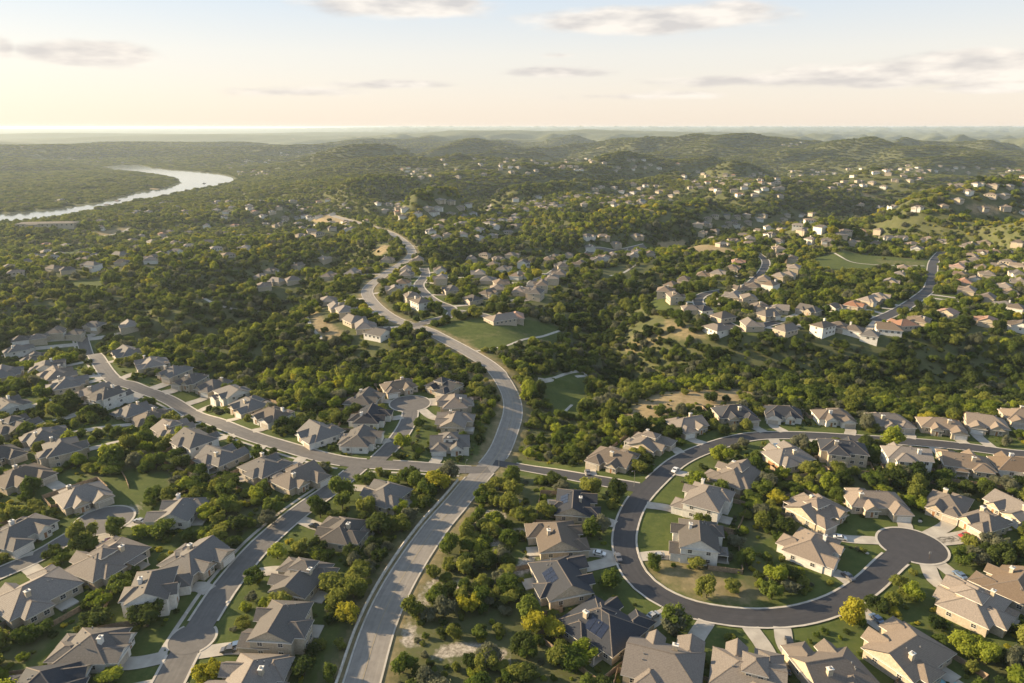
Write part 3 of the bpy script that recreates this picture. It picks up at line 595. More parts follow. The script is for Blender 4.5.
for (nm, p, wd, mt, c0, c1, main) in RD:
    stamp(block, *ELBOW, 10.5, 1)
    for i in range(0, len(p)):
        stamp(block, *p[i], wd / 2 + (4.8 if main else 6.2 if nm == 'loop_street_entry' else 2.8), 1); stamp(lawn, *p[i], wd / 2 + 7, .8 if not main else 0)
        if main: stamp(dry, *p[i], wd / 2 + 5, .7)
    if c1: stamp(block, *p[-1], c1 + 4, 1)
    for e_ in (p[0], p[-1]): stamp(block, *e_, 13 if nm.startswith('loop') or nm == 'ridge_street' else 5, 1)
DRIVES = []
for h in HOUSES + REST:
    c, s = math.cos(h['rz']), math.sin(h['rz']); r_ = max(h['L'], h['D']) * .5 + 16
    near = h['kind'] == 'near'
    if near:
        sl = sub(h['x'], h['y'], r_ + 6); dx = gx[sl] - h['x']; dy = gy[sl] - h['y']; u = dx * c + dy * s; v = -dx * s + dy * c
        if u.size:
            ins = (np.abs(u) < h['L'] / 2 + 2.2) & (v < h['D'] / 2 + 3.) & (v > -h['D'] / 2 - 6.5)
            block[sl] = np.maximum(block[sl], ins); 
            yard = (np.abs(u) < h['L'] / 2 + 7) & (v > -h['D'] / 2 - 20) & (v < h['D'] / 2 + 9)
            lawn[sl] = np.maximum(lawn[sl], yard * 1.); block[sl] = np.maximum(block[sl], yard * .0)
            fy = (np.abs(u) < h['L'] / 2 + 4) & (v < -h['D'] / 2 - 3) & (v > -h['D'] / 2 - 18); block[sl] = np.maximum(block[sl], fy * .5)
            by = (np.abs(u) < h['L'] / 2 - 1) & (v > h['D'] / 2) & (v < h['D'] / 2 + 9); block[sl] = np.maximum(block[sl], by * .6)
    else:
        stamp(block, h['x'], h['y'], 9.3 if h['d'] < 1000 else 7.5, 1); stamp(lawn, h['x'], h['y'], 12, .5)
        # keep the side that faces the camera open
        q = h['d'] or 1; stamp(block, h['x'] - h['x'] / q * 11, h['y'] - h['y'] / q * 11, 9 if h['x'] < 60 and q < 1150 else 7, .93)
        if h['x'] < 60 and q < 1150: stamp(block, h['x'] - h['x'] / q * 21, h['y'] - h['y'] / q * 21, 8, .7)
def field(pp, arr, v, blk=.97):
    w_ = [P(*p) for p in pp]; xs = [p[0] for p in w_]; ys = [p[1] for p in w_]
    i0 = max(0, int((min(xs) - X0) / CS)); i1 = min(nx, int((max(xs) - X0) / CS) + 1); j0 = max(0, int((min(ys) - Y0) / CS)); j1 = min(ny, int((max(ys) - Y0) / CS) + 1)
    s = (slice(j0, j1), slice(i0, i1))
    if i1 <= i0 or j1 <= j0: return
    m = in_poly(gx[s], gy[s], w_); arr[s] = np.where(m, np.maximum(arr[s], v), arr[s]); block[s] = np.where(m, np.maximum(block[s], blk), block[s])
field([(537, 380), (560, 375), (590, 374), (586, 403), (574, 420), (556, 414), (546, 396)], lawn, 1, 1)
field([(425, 333), (452, 322), (490, 317), (540, 322), (564, 329), (556, 345), (500, 352), (462, 350)], lawn, .95, 1)
field([(440, 338), (500, 330), (560, 332), (540, 340), (470, 344)], dry, .35)
field([(655, 243), (685, 239), (702, 245), (740, 252), (728, 257), (690, 252), (662, 250)], dry, 1.2)
field([(806, 257), (850, 252), (890, 256), (928, 262), (926, 267), (880, 269), (850, 273), (815, 270)], lawn, .9); field([(870, 258), (928, 262), (926, 267), (880, 266)], dry, .4)
field([(612, 425), (640, 400), (670, 391), (740, 389), (775, 398), (720, 408), (690, 410), (650, 430)], dry, .85, .8)
field([(636, 558), (680, 552), (715, 562), (742, 580), (780, 604), (742, 609), (684, 600), (652, 585)], dry, .62, .86)
field([(636, 505), (690, 505), (672, 548), (636, 550)], lawn, 1, .93)
field([(98, 480), (130, 468), (168, 474), (168, 498), (120, 506)], lawn, 1, .97); field([(120, 505), (150, 500), (140, 520), (115, 516)], rock, .5, .8)
field([(308, 310), (330, 322), (348, 336), (330, 342), (312, 334)], dry, .9, .8); field([(300, 208), (330, 214), (350, 224), (330, 226), (305, 217)], dry, .9, .9)
field([(640, 292), (668, 292), (676, 318), (650, 312)], lawn, .8, .8); field([(660, 318), (690, 325), (715, 338), (690, 345), (665, 335)], dry, .7, .75)
field([(60, 252), (110, 240), (100, 250), (70, 262)], lawn, .8, .8); field([(95, 232), (130, 226), (130, 232), (100, 240)], dry, .8)
field([(65, 280), (105, 280), (106, 288), (66, 290)], lawn, .8, .95); field([(50, 304), (80, 303), (80, 309), (50, 311)], dry, .4, .9)
field([(845, 203), (885, 203), (880, 213), (850, 212)], dry, 1, .9); field([(965, 204), (1000, 206), (1000, 216), (970, 214)], dry, 1, .9)
field([(590, 270), (660, 262), (655, 268), (605, 280)], lawn, .2, .9); field([(936, 296), (960, 293), (955, 303), (925, 306)], lawn, .9, .9)
field([(890, 560), (960, 545), (990, 560), (940, 600), (880, 610)], lawn, 1, .3); field([(770, 560), (860, 560), (850, 585), (790, 580)], lawn, 1, .2)
field([(366, 262), (390, 245), (402, 252), (380, 268)], dry, .3, .7); field([(372, 250), (385, 244), (395, 248), (380, 256)], dry, .8, .9)
S_ = [P(*p) for p in [(478, 478), (540, 482), (545, 540), (520, 600), (530, 683), (400, 690), (385, 683), (410, 610), (440, 550)]]
m = in_poly(gx, gy, S_); nn = perlin(gx / 13., gy / 9.) + .5 * perlin(gx / 5., gy / 5.); rk = smooth(.05, .35, nn)
rock = np.where(m, np.maximum(rock, rk), rock); block = np.where(m, np.maximum(block, rk * .93), block)
nn2 = perlin(gx / 60. + 7, gy / 40. + 3); dry = np.maximum(dry, smooth(.25, .55, nn2) * .55 * (lawn < .2)).astype(np.float32)
def blur(a, n=2):
    for _ in range(n):
        a = (a + np.roll(a, 1, 0) + np.roll(a, -1, 0)) / 3; a = (a + np.roll(a, 1, 1) + np.roll(a, -1, 1)) / 3
    return a
lawn = blur(lawn, 2); dry = blur(dry, 3); rock = blur(rock, 1)
def look(arr, x, y, default=0.):
    i = ((np.asarray(x) - X0) / CS).astype(int); j = ((np.asarray(y) - Y0) / CS).astype(int)
    ok = (i >= 0) & (i < nx) & (j >= 0) & (j < ny); return np.where(ok, arr[np.clip(j, 0, ny - 1), np.clip(i, 0, nx - 1)], default)

# ------------------------------------------------------------------ ground sheet
nv = TX.size; me = bpy.data.meshes.new('ground'); me.vertices.add(nv)
me.vertices.foreach_set('co', np.stack([TX, TY, TZ], -1).astype(np.float32).ravel())
ii = (np.arange(NR - 1)[:, None] * NA + np.arange(NA - 1)[None, :]).ravel(); q = np.stack([ii, ii + 1, ii + NA + 1, ii + NA], 1)[:, ::-1]
nf = len(q); me.loops.add(nf * 4); me.loops.foreach_set('vertex_index', q.astype(np.int32).ravel()); me.polygons.add(nf)
me.polygons.foreach_set('loop_start', np.arange(0, nf * 4, 4, dtype=np.int32)); me.polygons.foreach_set('loop_total', np.full(nf, 4, np.int32)); me.polygons.foreach_set('use_smooth', np.ones(nf, bool))
me.update(calc_edges=True)
ca = me.color_attributes.new('cover', 'FLOAT_COLOR', 'POINT')
D_ = np.hypot(TX, TY)
lw = look(lawn, TX, TY); dr = look(dry, TX, TY); rc = look(rock, TX, TY)
# far sunlit clearings, real tan ground
fc = smooth(.50, .6, perlin(TX / 160 + 31, TY / 110 + 12) + .3 * perlin(TX / 50, TY / 50)) * smooth(1300, 1700, D_); dr = np.maximum(dr, fc * .9)
colr = np.stack([lw, dr, rc, np.ones_like(lw)], -1).astype(np.float32); ca.data.foreach_set('color', colr.ravel())
m, t, b = mat('ground'); n = t.nodes; l = t.links
cn = n.new('ShaderNodeAttribute'); cn.attribute_name = 'cover'; sp = n.new('ShaderNodeSeparateColor'); l.new(cn.outputs['Color'], sp.inputs[0])
tcn = n.new('ShaderNodeTexCoord')
def nse(s, d=6, r=.65):
    a = n.new('ShaderNodeTexNoise'); a.inputs['Scale'].default_value = s; a.inputs['Detail'].default_value = d; a.inputs['Roughness'].default_value = r; l.new(tcn.outputs['Object'], a.inputs['Vector']); return a.outputs[0]
def ramp(f, c1, c2, p1=.3, p2=.7):
    r = n.new('ShaderNodeValToRGB'); r.color_ramp.elements[0].color = (*c1, 1); r.color_ramp.elements[1].color = (*c2, 1); r.color_ramp.elements[0].position = p1; r.color_ramp.elements[1].position = p2; l.new(f, r.inputs[0]); return r.outputs[0]
def mixc(f, a, b_):
    x_ = n.new('ShaderNodeMix'); x_.data_type = 'RGBA'; l.new(f, x_.inputs[0]); l.new(a, x_.inputs[6]); l.new(b_, x_.inputs[7]); return x_.outputs[2]
def edge(ch, s=.35, sharp=(.35, .65)):   # uneven edges of a cover patch
    a = n.new('ShaderNodeMath'); a.operation = 'MULTIPLY_ADD'; a.inputs[1].default_value = .6; l.new(nse(s), a.inputs[0]); s2 = n.new('ShaderNodeMath'); s2.operation = 'SUBTRACT'; s2.inputs[1].default_value = .3; l.new(ch, s2.inputs[0]); l.new(s2.outputs[0], a.inputs[2])
    r = n.new('ShaderNodeMapRange'); r.inputs[1].default_value = sharp[0]; r.inputs[2].default_value = sharp[1]; l.new(a.outputs[0], r.inputs[0]); return r.outputs[0]
fl = ramp(nse(.05), (.055, .068, .027), (.115, .118, .052)); fl = mixc(ramp(nse(.6), (0, 0, 0), (.6, .6, .6), .5, .8), fl, ramp(nse(2.), (.10, .088, .055), (.15, .13, .085)))
gr = ramp(nse(.22), (.048, .070, .019), (.085, .105, .031)); gr = mixc(ramp(nse(.9), (0, 0, 0), (.55, .55, .55), .52, .75), gr, ramp(nse(3.), (.11, .105, .045), (.15, .14, .06)))
dy_ = ramp(nse(.25), (.17, .135, .075), (.30, .235, .14)); rk_ = ramp(nse(.8, 8), (.16, .14, .11), (.46, .42, .36), .38, .66)
c_ = mixc(edge(sp.outputs[0]), fl, gr); c_ = mixc(edge(sp.outputs[1], .25, (.3, .8)), c_, dy_); c_ = mixc(edge(sp.outputs[2], .6, (.35, .6)), c_, rk_)
l.new(c_, b.inputs['Base Color']); b.inputs['Roughness'].default_value = .95; b.inputs['Specular IOR Level'].default_value = .1
me.materials.append(m); struct(obj('ground', me))
# river
mb = MB(); 
me = bpy.data.meshes.new('river'); import mathutils
tri = mathutils.geometry.tessellate_polygon([[Vector((x, y, 0)) for x, y in river]])
me.from_pydata([(x, y, RZ) for x, y in river], [], [tuple(t_) for t_ in tri]); me.materials.append(MT['water']); me.update()
import bmesh
bm = bmesh.new(); bm.from_mesh(me); bmesh.ops.recalc_face_normals(bm, faces=bm.faces)
if sum(f.normal.z for f in bm.faces) < 0: bmesh.ops.reverse_faces(bm, faces=bm.faces)
bm.to_mesh(me); bm.free(); struct(obj('river', me))
# haze: a closed box of even air
HB = 54000.; mb = MB(); MT['haze'] = hm = bpy.data.materials.new('haze'); hm.use_nodes = True; hn = hm.node_tree; hn.nodes.remove(hn.nodes['Principled BSDF'])
pv = hn.nodes.new('ShaderNodeVolumePrincipled'); pv.inputs['Density'].default_value = 4.2e-5; pv.inputs['Color'].default_value = (.74, .87, 1.0, 1); pv.inputs['Anisotropy'].default_value = .22
hn.links.new(pv.outputs[0], hn.nodes['Material Output'].inputs['Volume'])
mb.box(-HB, HB, -400, HB, float(TZ.min()) - 1.0, CAMH + 12, 'haze'); ho = mb.build('haze'); tag(ho, 'pale evening haze over the valley', None, None, 'stuff')
# ------------------------------------------------------------------ houses
def roofpart(mb, cx, cy, w_, d_, z, pitch, m, oh=.6, ends='hh', hbox=.22, caps=True):
    """hip or gable roof over a w x d rectangle; ends: h = hip, g = gable at each end of the ridge; returns ridge height"""
    W2, D2 = w_ / 2 + oh, d_ / 2 + oh; along = w_ >= d_
    a, b = (W2, D2) if along else (D2, W2)          # a along the ridge
    rise = b * math.tan(pitch)
    def T(u, v, zz): return (cx + u, cy + v, zz) if along else (cx - v, cy + u, zz)
    e0 = a - b if ends[0] == 'h' else a; e1 = a - b if ends[1] == 'h' else a
    p = [T(-a, -b, z), T(a, -b, z), T(a, b, z), T(-a, b, z)]; r0, r1 = T(-e0, 0, z + rise), T(e1, 0, z + rise)
    mb.face([p[0], p[1], r1, r0], m); mb.face([p[2], p[3], r0, r1], m)
    if ends[1] == 'h': mb.face([p[1], p[2], r1], m)
    if ends[0] == 'h': mb.face([p[3], p[0], r0], m)
    if caps:
        bar(mb, r0, r1, .2, 'ridge_cap')
        if ends[1] == 'h': bar(mb, p[1], r1, .17, 'ridge_cap'); bar(mb, p[2], r1, .17, 'ridge_cap')
        if ends[0] == 'h': bar(mb, p[3], r0, .17, 'ridge_cap'); bar(mb, p[0], r0, .17, 'ridge_cap')
    lo = [(q[0], q[1], q[2] - hbox) for q in p]
    for i in range(4): mb.face([lo[i], lo[(i + 1) % 4], p[(i + 1) % 4], p[i]], 'trim')
    mb.face([lo[3], lo[2], lo[1], lo[0]], 'trim')
    return rise, [(T, a, b, rise, ends)]
def bar(mb, p, q, w_, m):
    p = Vector(p); q = Vector(q); d_ = (q - p); sd = Vector((-d_.y, d_.x, 0)).normalized() * w_; up_ = Vector((0, 0, .07))
    a, b, c, e = p - sd, p + up_, p + sd, None; a2, b2, c2 = q - sd, q + up_, q + sd
    mb.face([a, a2, b2, b], m); mb.face([b, b2, c2, c], m)
def gabwall(mb, cx, cy, w_, d_, z, pitch, ends, m, oh=.6):
    along = w_ >= d_; a, b = (w_ / 2, d_ / 2) if along else (d_ / 2, w_ / 2)
    def T(u, v, zz): return (cx + u, cy + v, zz) if along else (cx - v, cy + u, zz)
    rise = b * math.tan(pitch)
    k = oh * math.tan(pitch) - .03
    if ends[0] == 'g': mb.face([T(-a, b, z), T(-a, -b, z), T(-a, -b, z + k), T(-a, 0, z + rise + k), T(-a, b, z + k)], m)
    if ends[1] == 'g': mb.face([T(a, -b, z), T(a, b, z), T(a, b, z + k), T(a, 0, z + rise + k), T(a, -b, z + k)], m)
WIN = {}
def winmesh(w_, h_):
    k = (w_, h_)
    if k not in WIN:
        f = MB(); t_ = .11
        for x0, x1, z0, z1 in ((-w_/2 - t_, w_/2 + t_, h_, h_ + t_), (-w_/2 - t_, w_/2 + t_, -t_, 0), (-w_/2 - t_, -w_/2, 0, h_), (w_/2, w_/2 + t_, 0, h_)): f.box(x0, x1, -.08, 0.02, z0, z1, 'trim')
        f.box(-.03, .03, -.06, 0.0, 0, h_, 'trim'); f.box(-w_/2, w_/2, -.055, 0.0, h_*.5 - .03, h_*.5 + .03, 'trim')
        g_ = MB(); g_.box(-w_/2 + .002, w_/2 - .002, -.035, .01, .002, h_ - .002, 'glass')
        WIN[k] = (f.mesh('window'), g_.mesh('pane'))
    return WIN[k]
def add_window(root, x, y, z, rz, w_, h_, pane=True):
    fm, pm = winmesh(w_, h_); o = obj('window', fm, root, (x, y, z), rz)
    obj('pane', pm, o)
    return o
GAR = {}
def garmesh(w_, m):
    k = (w_, m)
    if k not in GAR:
        g_ = MB(); g_.box(-w_/2, w_/2, -.06, .02, 0, 2.3, m)
        for i in range(1, 4): g_.box(-w_/2 + .1, w_/2 - .1, -.085, -.06, 2.3 * i / 4 - .02, 2.3 * i / 4 + .02, 'metal')
        g_.box(-w_/2 - .14, -w_/2, -.1, .02, 0, 2.45, 'trim'); g_.box(w_/2, w_/2 + .14, -.1, .02, 0, 2.45, 'trim'); g_.box(-w_/2, w_/2, -.1, .02, 2.3, 2.45, 'trim')
        GAR[k] = g_.mesh('garage_door')
    return GAR[k]
dm = MB(); dm.box(-.5, .5, -.05, .02, 0, 2.15, 'wood'); dm.box(-.64, -.5, -.08, .02, 0, 2.27, 'trim'); dm.box(.5, .64, -.08, .02, 0, 2.27, 'trim'); dm.box(-.5, .5, -.08, .02, 2.15, 2.27, 'trim'); DOOR = dm.mesh('front_door')
RN = {'grey': 'grey', 'brown': 'grey-brown', 'tan': 'tan', 'dark': 'dark slate', 'red': 'terracotta', 'pale': 'pale'}
def build_house(h, idx):
    r = random.Random(idx * 31 + 5)
    L_, D, st = h['L'], h['D'], h['st']; near = h['kind'] == 'near'; wm = 'wall_' + h['wall']; rm = 'roof_' + h['roof']
    zs = [hz(h['x'] + a, h['y'] + b) for a, b in ((0, 0), (7, 0), (-7, 0), (0, 7), (0, -7))]; z0 = sum(zs) / 5 + (.35 if near else .8)
    root = empty('house', (h['x'], h['y'], z0), h['rz']); h['obj'] = root; h['z0'] = z0
    wall = MB(); roof = MB(); pitch = R(r.uniform(25, 31)); s = r.choice((-1, 1)); h['s'] = s
    zb = -4.; ez = 3.1 if st == 1 else 5.7
    wall.box(-L_/2, L_/2, -D/2, D/2, zb, ez, wm)
    e = r.choice(['hh', 'hh', 'hg', 'gh']) if L_ > D + 1 else 'hh'
    rise, _ = roofpart(roof, 0, 0, L_, D, ez, pitch, rm, ends=e); gabwall(wall, 0, 0, L_, D, ez, pitch, e, wm)
    # garage wing, lower than the main block when the house has two storeys
    gw = min(6.6, L_ * .5); gd = r.uniform(3.6, 5.6) if near else 3.2
    gx_ = s * (L_/2 - gw/2 - .3); gy_ = -D/2 - gd/2 + .8; ge = r.choice(['hh', 'gh'])
    wall.box(gx_ - gw/2, gx_ + gw/2, -D/2 - gd + .8, -D/2 + 1.2, zb, 3.0, wm)
    # the wing's roof reaches back into the main roof
    back = 4.2; gh_, _ = roofpart(roof, gx_, gy_ + back/2, gw, gd + back, 3.0, pitch - R(2), rm, ends=ge[:1] + 'h', oh=.5) if gd + back >= gw else roofpart(roof, gx_, gy_ + back/2, gw, gd + back, 3.0, pitch, rm, oh=.5)
    if gd + back >= gw and ge[0] == 'g': gabwall(wall, gx_, gy_ + back/2, gw, gd + back, 3.0, pitch - R(2), 'gh', wm, oh=.5)
    yf = -D/2 - gd + .8; fx = -s * L_ * .18
    if near or L_ > 14:
        # entry gable
        pw = r.uniform(4.2, 5.6); pd = r.uniform(1.6, 2.6); eh = ez - (0 if st == 1 else .6)
        wall.box(fx - pw/2, fx + pw/2, -D/2 - pd, -D/2 + .9, zb, eh, wm)
        roofpart(roof, fx, -D/2 + 2.6 - pd/2 - .1, pw, pd + 6.2, eh, R(37), rm, ends='gh', oh=.35); gabwall(wall, fx, -D/2 + 2.6 - pd/2 - .1, pw, pd + 6.2, eh, R(37), 'gh', wm, oh=.35)
    upper = None
    if near and st == 1 and r.random() < .4 and L_ > 17:     # a dormer room in the roof
        uw, ud = r.uniform(5, 7), r.uniform(5.5, 7); ux = r.uniform(-.15, .15) * L_
        wall.box(ux - uw/2, ux + uw/2, -ud/2 - .5, ud/2 - .5, ez, ez + 3.1, wm); roofpart(roof, ux, -.5, uw, ud, ez + 3.1, pitch, rm, oh=.4); upper = (ux, uw, ud)
    # rear wing
    rwx = s * L_ * r.uniform(.1, .26) * r.choice((-1, 1)); rww = min(r.uniform(6, 8), L_ * .5); rwd = r.uniform(1.8, 3.4)
    if near:
        wall.box(rwx - rww/2, rwx + rww/2, D/2 - .9, D/2 + rwd, zb, ez - .03, wm); roofpart(roof, rwx, D/2 + rwd/2 - 2.5, rww, rwd + 5, ez - .03, pitch, rm)
        for k in range(r.randint(2, 4)):   # vents
            vx = r.uniform(-.3, .3) * L_; vy = r.uniform(.5, D * .25); vz = ez + max(0, (D/2 + .6 - abs(vy)) * math.tan(pitch)); roof.box(vx - .14, vx + .14, vy - .14, vy + .14, vz - .3, vz + .42, 'metal')
    wo = wall.build('wall', root); ro = roof.build('roof', root)
    # chimney
    if near and r.random() < .75 or r.random() < .25:
        cx = r.uniform(-.33, .33) * L_; cy = r.choice((-1, 1)) * D * .24; zt = ez + (D/2 + .6 - abs(cy)) * math.tan(pitch)
        c = MB(); c.box(cx - .7, cx + .7, cy - .5, cy + .5, ez - .2, zt + 1.7, wm); c.box(cx - .85, cx + .85, cy - .65, cy + .65, zt + 1.7, zt + 1.88, 'trim'); c.box(cx - .3, cx + .3, cy - .22, cy + .22, zt + 1.88, zt + 2.25, 'metal'); c.build('chimney', ro)
    gm = r.choice(['garage', 'garage_white'])
    obj('garage_door', garmesh(4.8, gm), root, (gx_ + .4 * s, yf, -.25)) 
    h['gx'] = gx_; h['gy'] = yf
    if near or h['d'] < 620:
        if near or L_ > 14: obj('front_door', DOOR, root, (fx, -D/2 - (pd if near or L_ > 14 else 0), -.05))
        for lev in range(st):
            z = .95 + 2.95 * lev
            ws = [x for x in np.arange(-L_/2 + 2.2, L_/2 - 1.4, 3.6)]
            for x in ws:       # rear wall
                if near and abs(x - rwx) < rww/2 + .9: continue
                add_window(root, x, D/2, z, math.pi, 1.5, 1.35)
            if near:
                for x in (-rww/4, rww/4): add_window(root, rwx + x, D/2 + rwd, z, math.pi, 1.5, 1.35)
            for sx in (-1, 1):
                for y in ((-D/4, D/4) if near else (0,)): add_window(root, sx * L_/2, y, z, math.pi/2 * sx, 1.3, 1.2)
            for x in ws:       # front
                if abs(x - gx_) < gw/2 + .9 and lev == 0: continue
                if (near or L_ > 14) and abs(x - fx) < pw/2 + .9: continue
                if lev == 1 and abs(x - gx_) < gw/2 + .5: continue
                add_window(root, x, -D/2, z, 0, 1.3, 1.35)
            if (near or L_ > 14) and lev == st - 1: add_window(root, fx + 1.5 if lev == 0 else fx, -D/2 - pd, z, 0, 1.0, 1.2)
        if upper:
            ux, uw, ud = upper
            for x in (-uw/4, uw/4): add_window(root, ux + x, ud/2 - .5, ez + 1.3, math.pi, 1.3, 1.1); add_window(root, ux + x, -ud/2 - .5, ez + 1.3, 0, 1.3, 1.1)
            for sx in (-1, 1): add_window(root, ux + sx * uw/2, -.5, ez + 1.3, math.pi/2 * sx, 1.1, 1.1)
    if near and h['roof'] == 'dark' and st == 1 and (h['px'], h['py']) in ((560, 577), (603, 624), (573, 502)):
        for u_ in (-3.3, -1.1, 1.1):
            sp_ = MB(); t_ = math.tan(pitch); y0_, y1_ = D*.16, D*.40
            zf = lambda y: ez + (D/2 + .6 - y) * t_ + .10
            sp_.face([(u_ - 1, y0_, zf(y0_)), (u_ - 1, y1_, zf(y1_)), (u_ + 1, y1_, zf(y1_)), (u_ + 1, y0_, zf(y0_))][::-1], 'solar'); sp_.face([(u_ - 1, y1_, zf(y1_)), (u_ - 1, y1_, zf(y1_) - .1), (u_ + 1, y1_, zf(y1_) - .1), (u_ + 1, y1_, zf(y1_))], 'metal'); sp_.build('solar_panel', ro)
    if near:
        px_ = -math.copysign(1, rwx) * L_ * .2; pa = MB(); pa.box(px_ - 2.6, px_ + 2.6, D/2 + .01, D/2 + 4.2, -1.5, .02, 'concrete'); pa.build('patio', root)
        if r.random() < .55:
            pr = MB(); roofpart(pr, px_, D/2 + 1.9, 5.0, 3.6, 2.75, R(12), rm, oh=.15)
            for sx in (-2.35, 2.35): pr.box(px_ + sx - .13, px_ + sx + .13, D/2 + 3.4, D/2 + 3.66, 0, 2.75, 'trim')
            pr.build('porch', root)
    return root
def world_pt(h, u, v):
    c, s = math.cos(h['rz']), math.sin(h['rz']); return h['x'] + u * c - v * s, h['y'] + u * s + v * c
for i, h in enumerate(HOUSES):
    if h['kind'] != 'far': build_house(h, i)
def simple_house(r, L_, D, st, wm, rm, mb=None, org=None):
    own = mb is None
    if own: mb = MB()
    t_ = MB(); ez = 2.7 if st == 1 else 4.4; t_.box(-L_/2, L_/2, -D/2, D/2, -5, ez, wm); roofpart(t_, 0, 0, L_, D, ez, R(24), rm)
    t_.box(L_*.1, L_*.44, -D/2 - 4, -D/2 + .5, -5, 2.6, wm); roofpart(t_, L_*.27, -D/2 - 1, L_*.34, 7.5, 2.6, R(24), rm)
    for x in (-.34, -.12, .1, .34): t_.box(L_*x - .8, L_*x + .8, D/2, D/2 + .05, .9, 2.3, 'glass'); t_.box(L_*x - .8, L_*x + .8, -D/2 - .05, -D/2, .9, 2.3, 'glass')
    if own: return t_
    c, s = math.cos(org[3]), math.sin(org[3])
    b = len(mb.v); mb.v += [(org[0] + x*c - y*s, org[1] + x*s + y*c, org[2] + z) for x, y, z in t_.v]
    for f, m_ in zip(t_.f, t_.m): mb.f.append(tuple(b + k for k in f)); mb.m.append(mb.mi(t_.mats[m_]))
FM = {}
for i, h in enumerate(HOUSES):
    if h['kind'] != 'far': continue
    k = (h['roof'], h['wall'], h['st'])
    if k not in FM: FM[k] = simple_house(rnd, 16.5, 12, h['st'], 'wall_' + h['wall'], 'roof_' + h['roof']).mesh('house')
    o = obj('house', FM[k], None, (h['x'], h['y'], hz(h['x'], h['y']) + 1.2), h['rz']); o.scale = (h['L'] / 17.5, h['D'] / 12, 1); h['obj'] = o
if REST:
    mb = MB()
    for h in REST: simple_house(rnd, h['L'], h['D'], h['st'], 'wall_' + h['wall'], 'roof_' + h['roof'], mb, (h['x'], h['y'], hz(h['x'], h['y']) + 1.2, h['rz']))
    tag(mb.build('distant_houses'), 'pale specks of the farthest homes scattered over the wooded ridges', 'houses', None, 'stuff')
ORD = ['first', 'second', 'third', 'fourth', 'fifth', 'sixth', 'seventh', 'eighth', 'ninth', 'tenth', 'eleventh', 'twelfth', 'thirteenth', 'fourteenth', 'fifteenth', 'sixteenth', 'seventeenth', 'eighteenth', 'nineteenth', 'twentieth']
def ordw(i):
    if i < 20: return ORD[i]
    T_ = {2: 'twenty', 3: 'thirty', 4: 'forty', 5: 'fifty', 6: 'sixty', 7: 'seventy', 8: 'eighty'}; n_ = i + 1; a, b = divmod(n_, 10)
    return (T_[a] + '-' + ORD[b - 1]) if b else {'twenty': 'twentieth', 'thirty': 'thirtieth', 'forty': 'fortieth', 'fifty': 'fiftieth', 'sixty': 'sixtieth', 'seventy': 'seventieth', 'eighty': 'eightieth'}[T_[a]]
WN = {'white': 'white', 'cream': 'cream', 'stone': 'stone'}
ALIAS = {'row below the ridge street': 'row below ridge street', 'row above the ridge street': 'row above ridge street', 'yards by the left edge': 'left edge yards', 'row above the short grey street': 'row above short street',
 'row between short street and main road': 'row beside main road', 'row right of the valley street': 'row right of valley street', 'row left of the valley street': 'row left of valley street', 'homes round the left turning circle': 'left turning circle',
 'row above the loop street': 'row above loop street', 'row inside the loop street top': 'loop street inner top', 'row inside the loop street left': 'loop street inner left', 'middle row of the loop street': 'loop street middle row',
 'row left of the loop street': 'row left of loop street', 'row below the loop street': 'row below loop street'}
cl = {}
for h in HOUSES: cl.setdefault(h['cl'], []).append(h)
for cn_, hs in cl.items():
    hs.sort(key=lambda q: q['px'])
    for i, h in enumerate(hs):
        same = [q for q in hs if q['roof'] == h['roof'] and q['wall'] == h['wall'] and q['st'] == h['st']]
        st = 'two-storey ' if h['st'] == 2 else ''
        if len(same) == 1: lb = f"the only {st}{WN[h['wall']]} house with {RN[h['roof']]} roof in {cn_}"
        else: lb = f"{st}{WN[h['wall']]} house, {RN[h['roof']]} roof, {ordw(i)} from left, {cn_}"
        h['short'] = f"{ordw(i)} house, {ALIAS.get(cn_, cn_)}"
        tag(h['obj'], lb, 'house', cn_)
# ------------------------------------------------------------------ driveways
drv = 0
for h in HOUSES:
    if h['kind'] != 'near' and h['d'] > 700 or h['kind'] == 'far' or h['rd'] > 80: continue
    a = world_pt(h, h['gx'] + .4 * h['s'], h['gy']); 
    dd = np.hypot(ALLP[:, 0] - a[0], ALLP[:, 1] - a[1]) + (ALLP[:, 0] * 0); i = h['ri']
    j = int(np.argmin(np.where(np.array(ALLN) == ALLN[i], dd, 1e9))); b = np.array(ALLP[j]); v_ = b - np.array(a); ln = np.linalg.norm(v_)
    if ln > 60 or ln < 3: continue
    stop = ln - ALLW[j] / 2 - .2
    if ALLN[j] in ('short_street', 'corner_street', 'loop_street'):
        for r_ in RD:
            if r_[0] == ALLN[j]:
                dc = np.linalg.norm(np.array(a) - r_[1][-1])
                if dc < ln + r_[5]: b = np.array(r_[1][-1]); v_ = b - np.array(a); ln = np.linalg.norm(v_); stop = ln - r_[5] - .2
    if stop < 2: continue
    c, s = math.cos(h['rz']), math.sin(h['rz']); fdir = np.array([s, -c])
    p0 = np.array(a); p3 = p0 + v_ / ln * stop; p1 = p0 + fdir * min(5, stop * .45); p2 = p3 - v_ / ln * min(3, stop * .3)
    tt = np.linspace(0, 1, max(4, int(stop / 1.5)))[:, None]; path = (1 - tt) ** 3 * p0 + 3 * (1 - tt) ** 2 * tt * p1 + 3 * (1 - tt) * tt ** 2 * p2 + tt ** 3 * p3
    hw = 2.5 if h['kind'] == 'near' else 2.6
    o = ribbon('driveway', path, [-hw, 0, hw], 'concrete', .2 + .01 * (drv % 3)); struct(o); drv += 1
    h['drive'] = path
    for q in path: stamp(block, q[0], q[1], 4.2, 1)

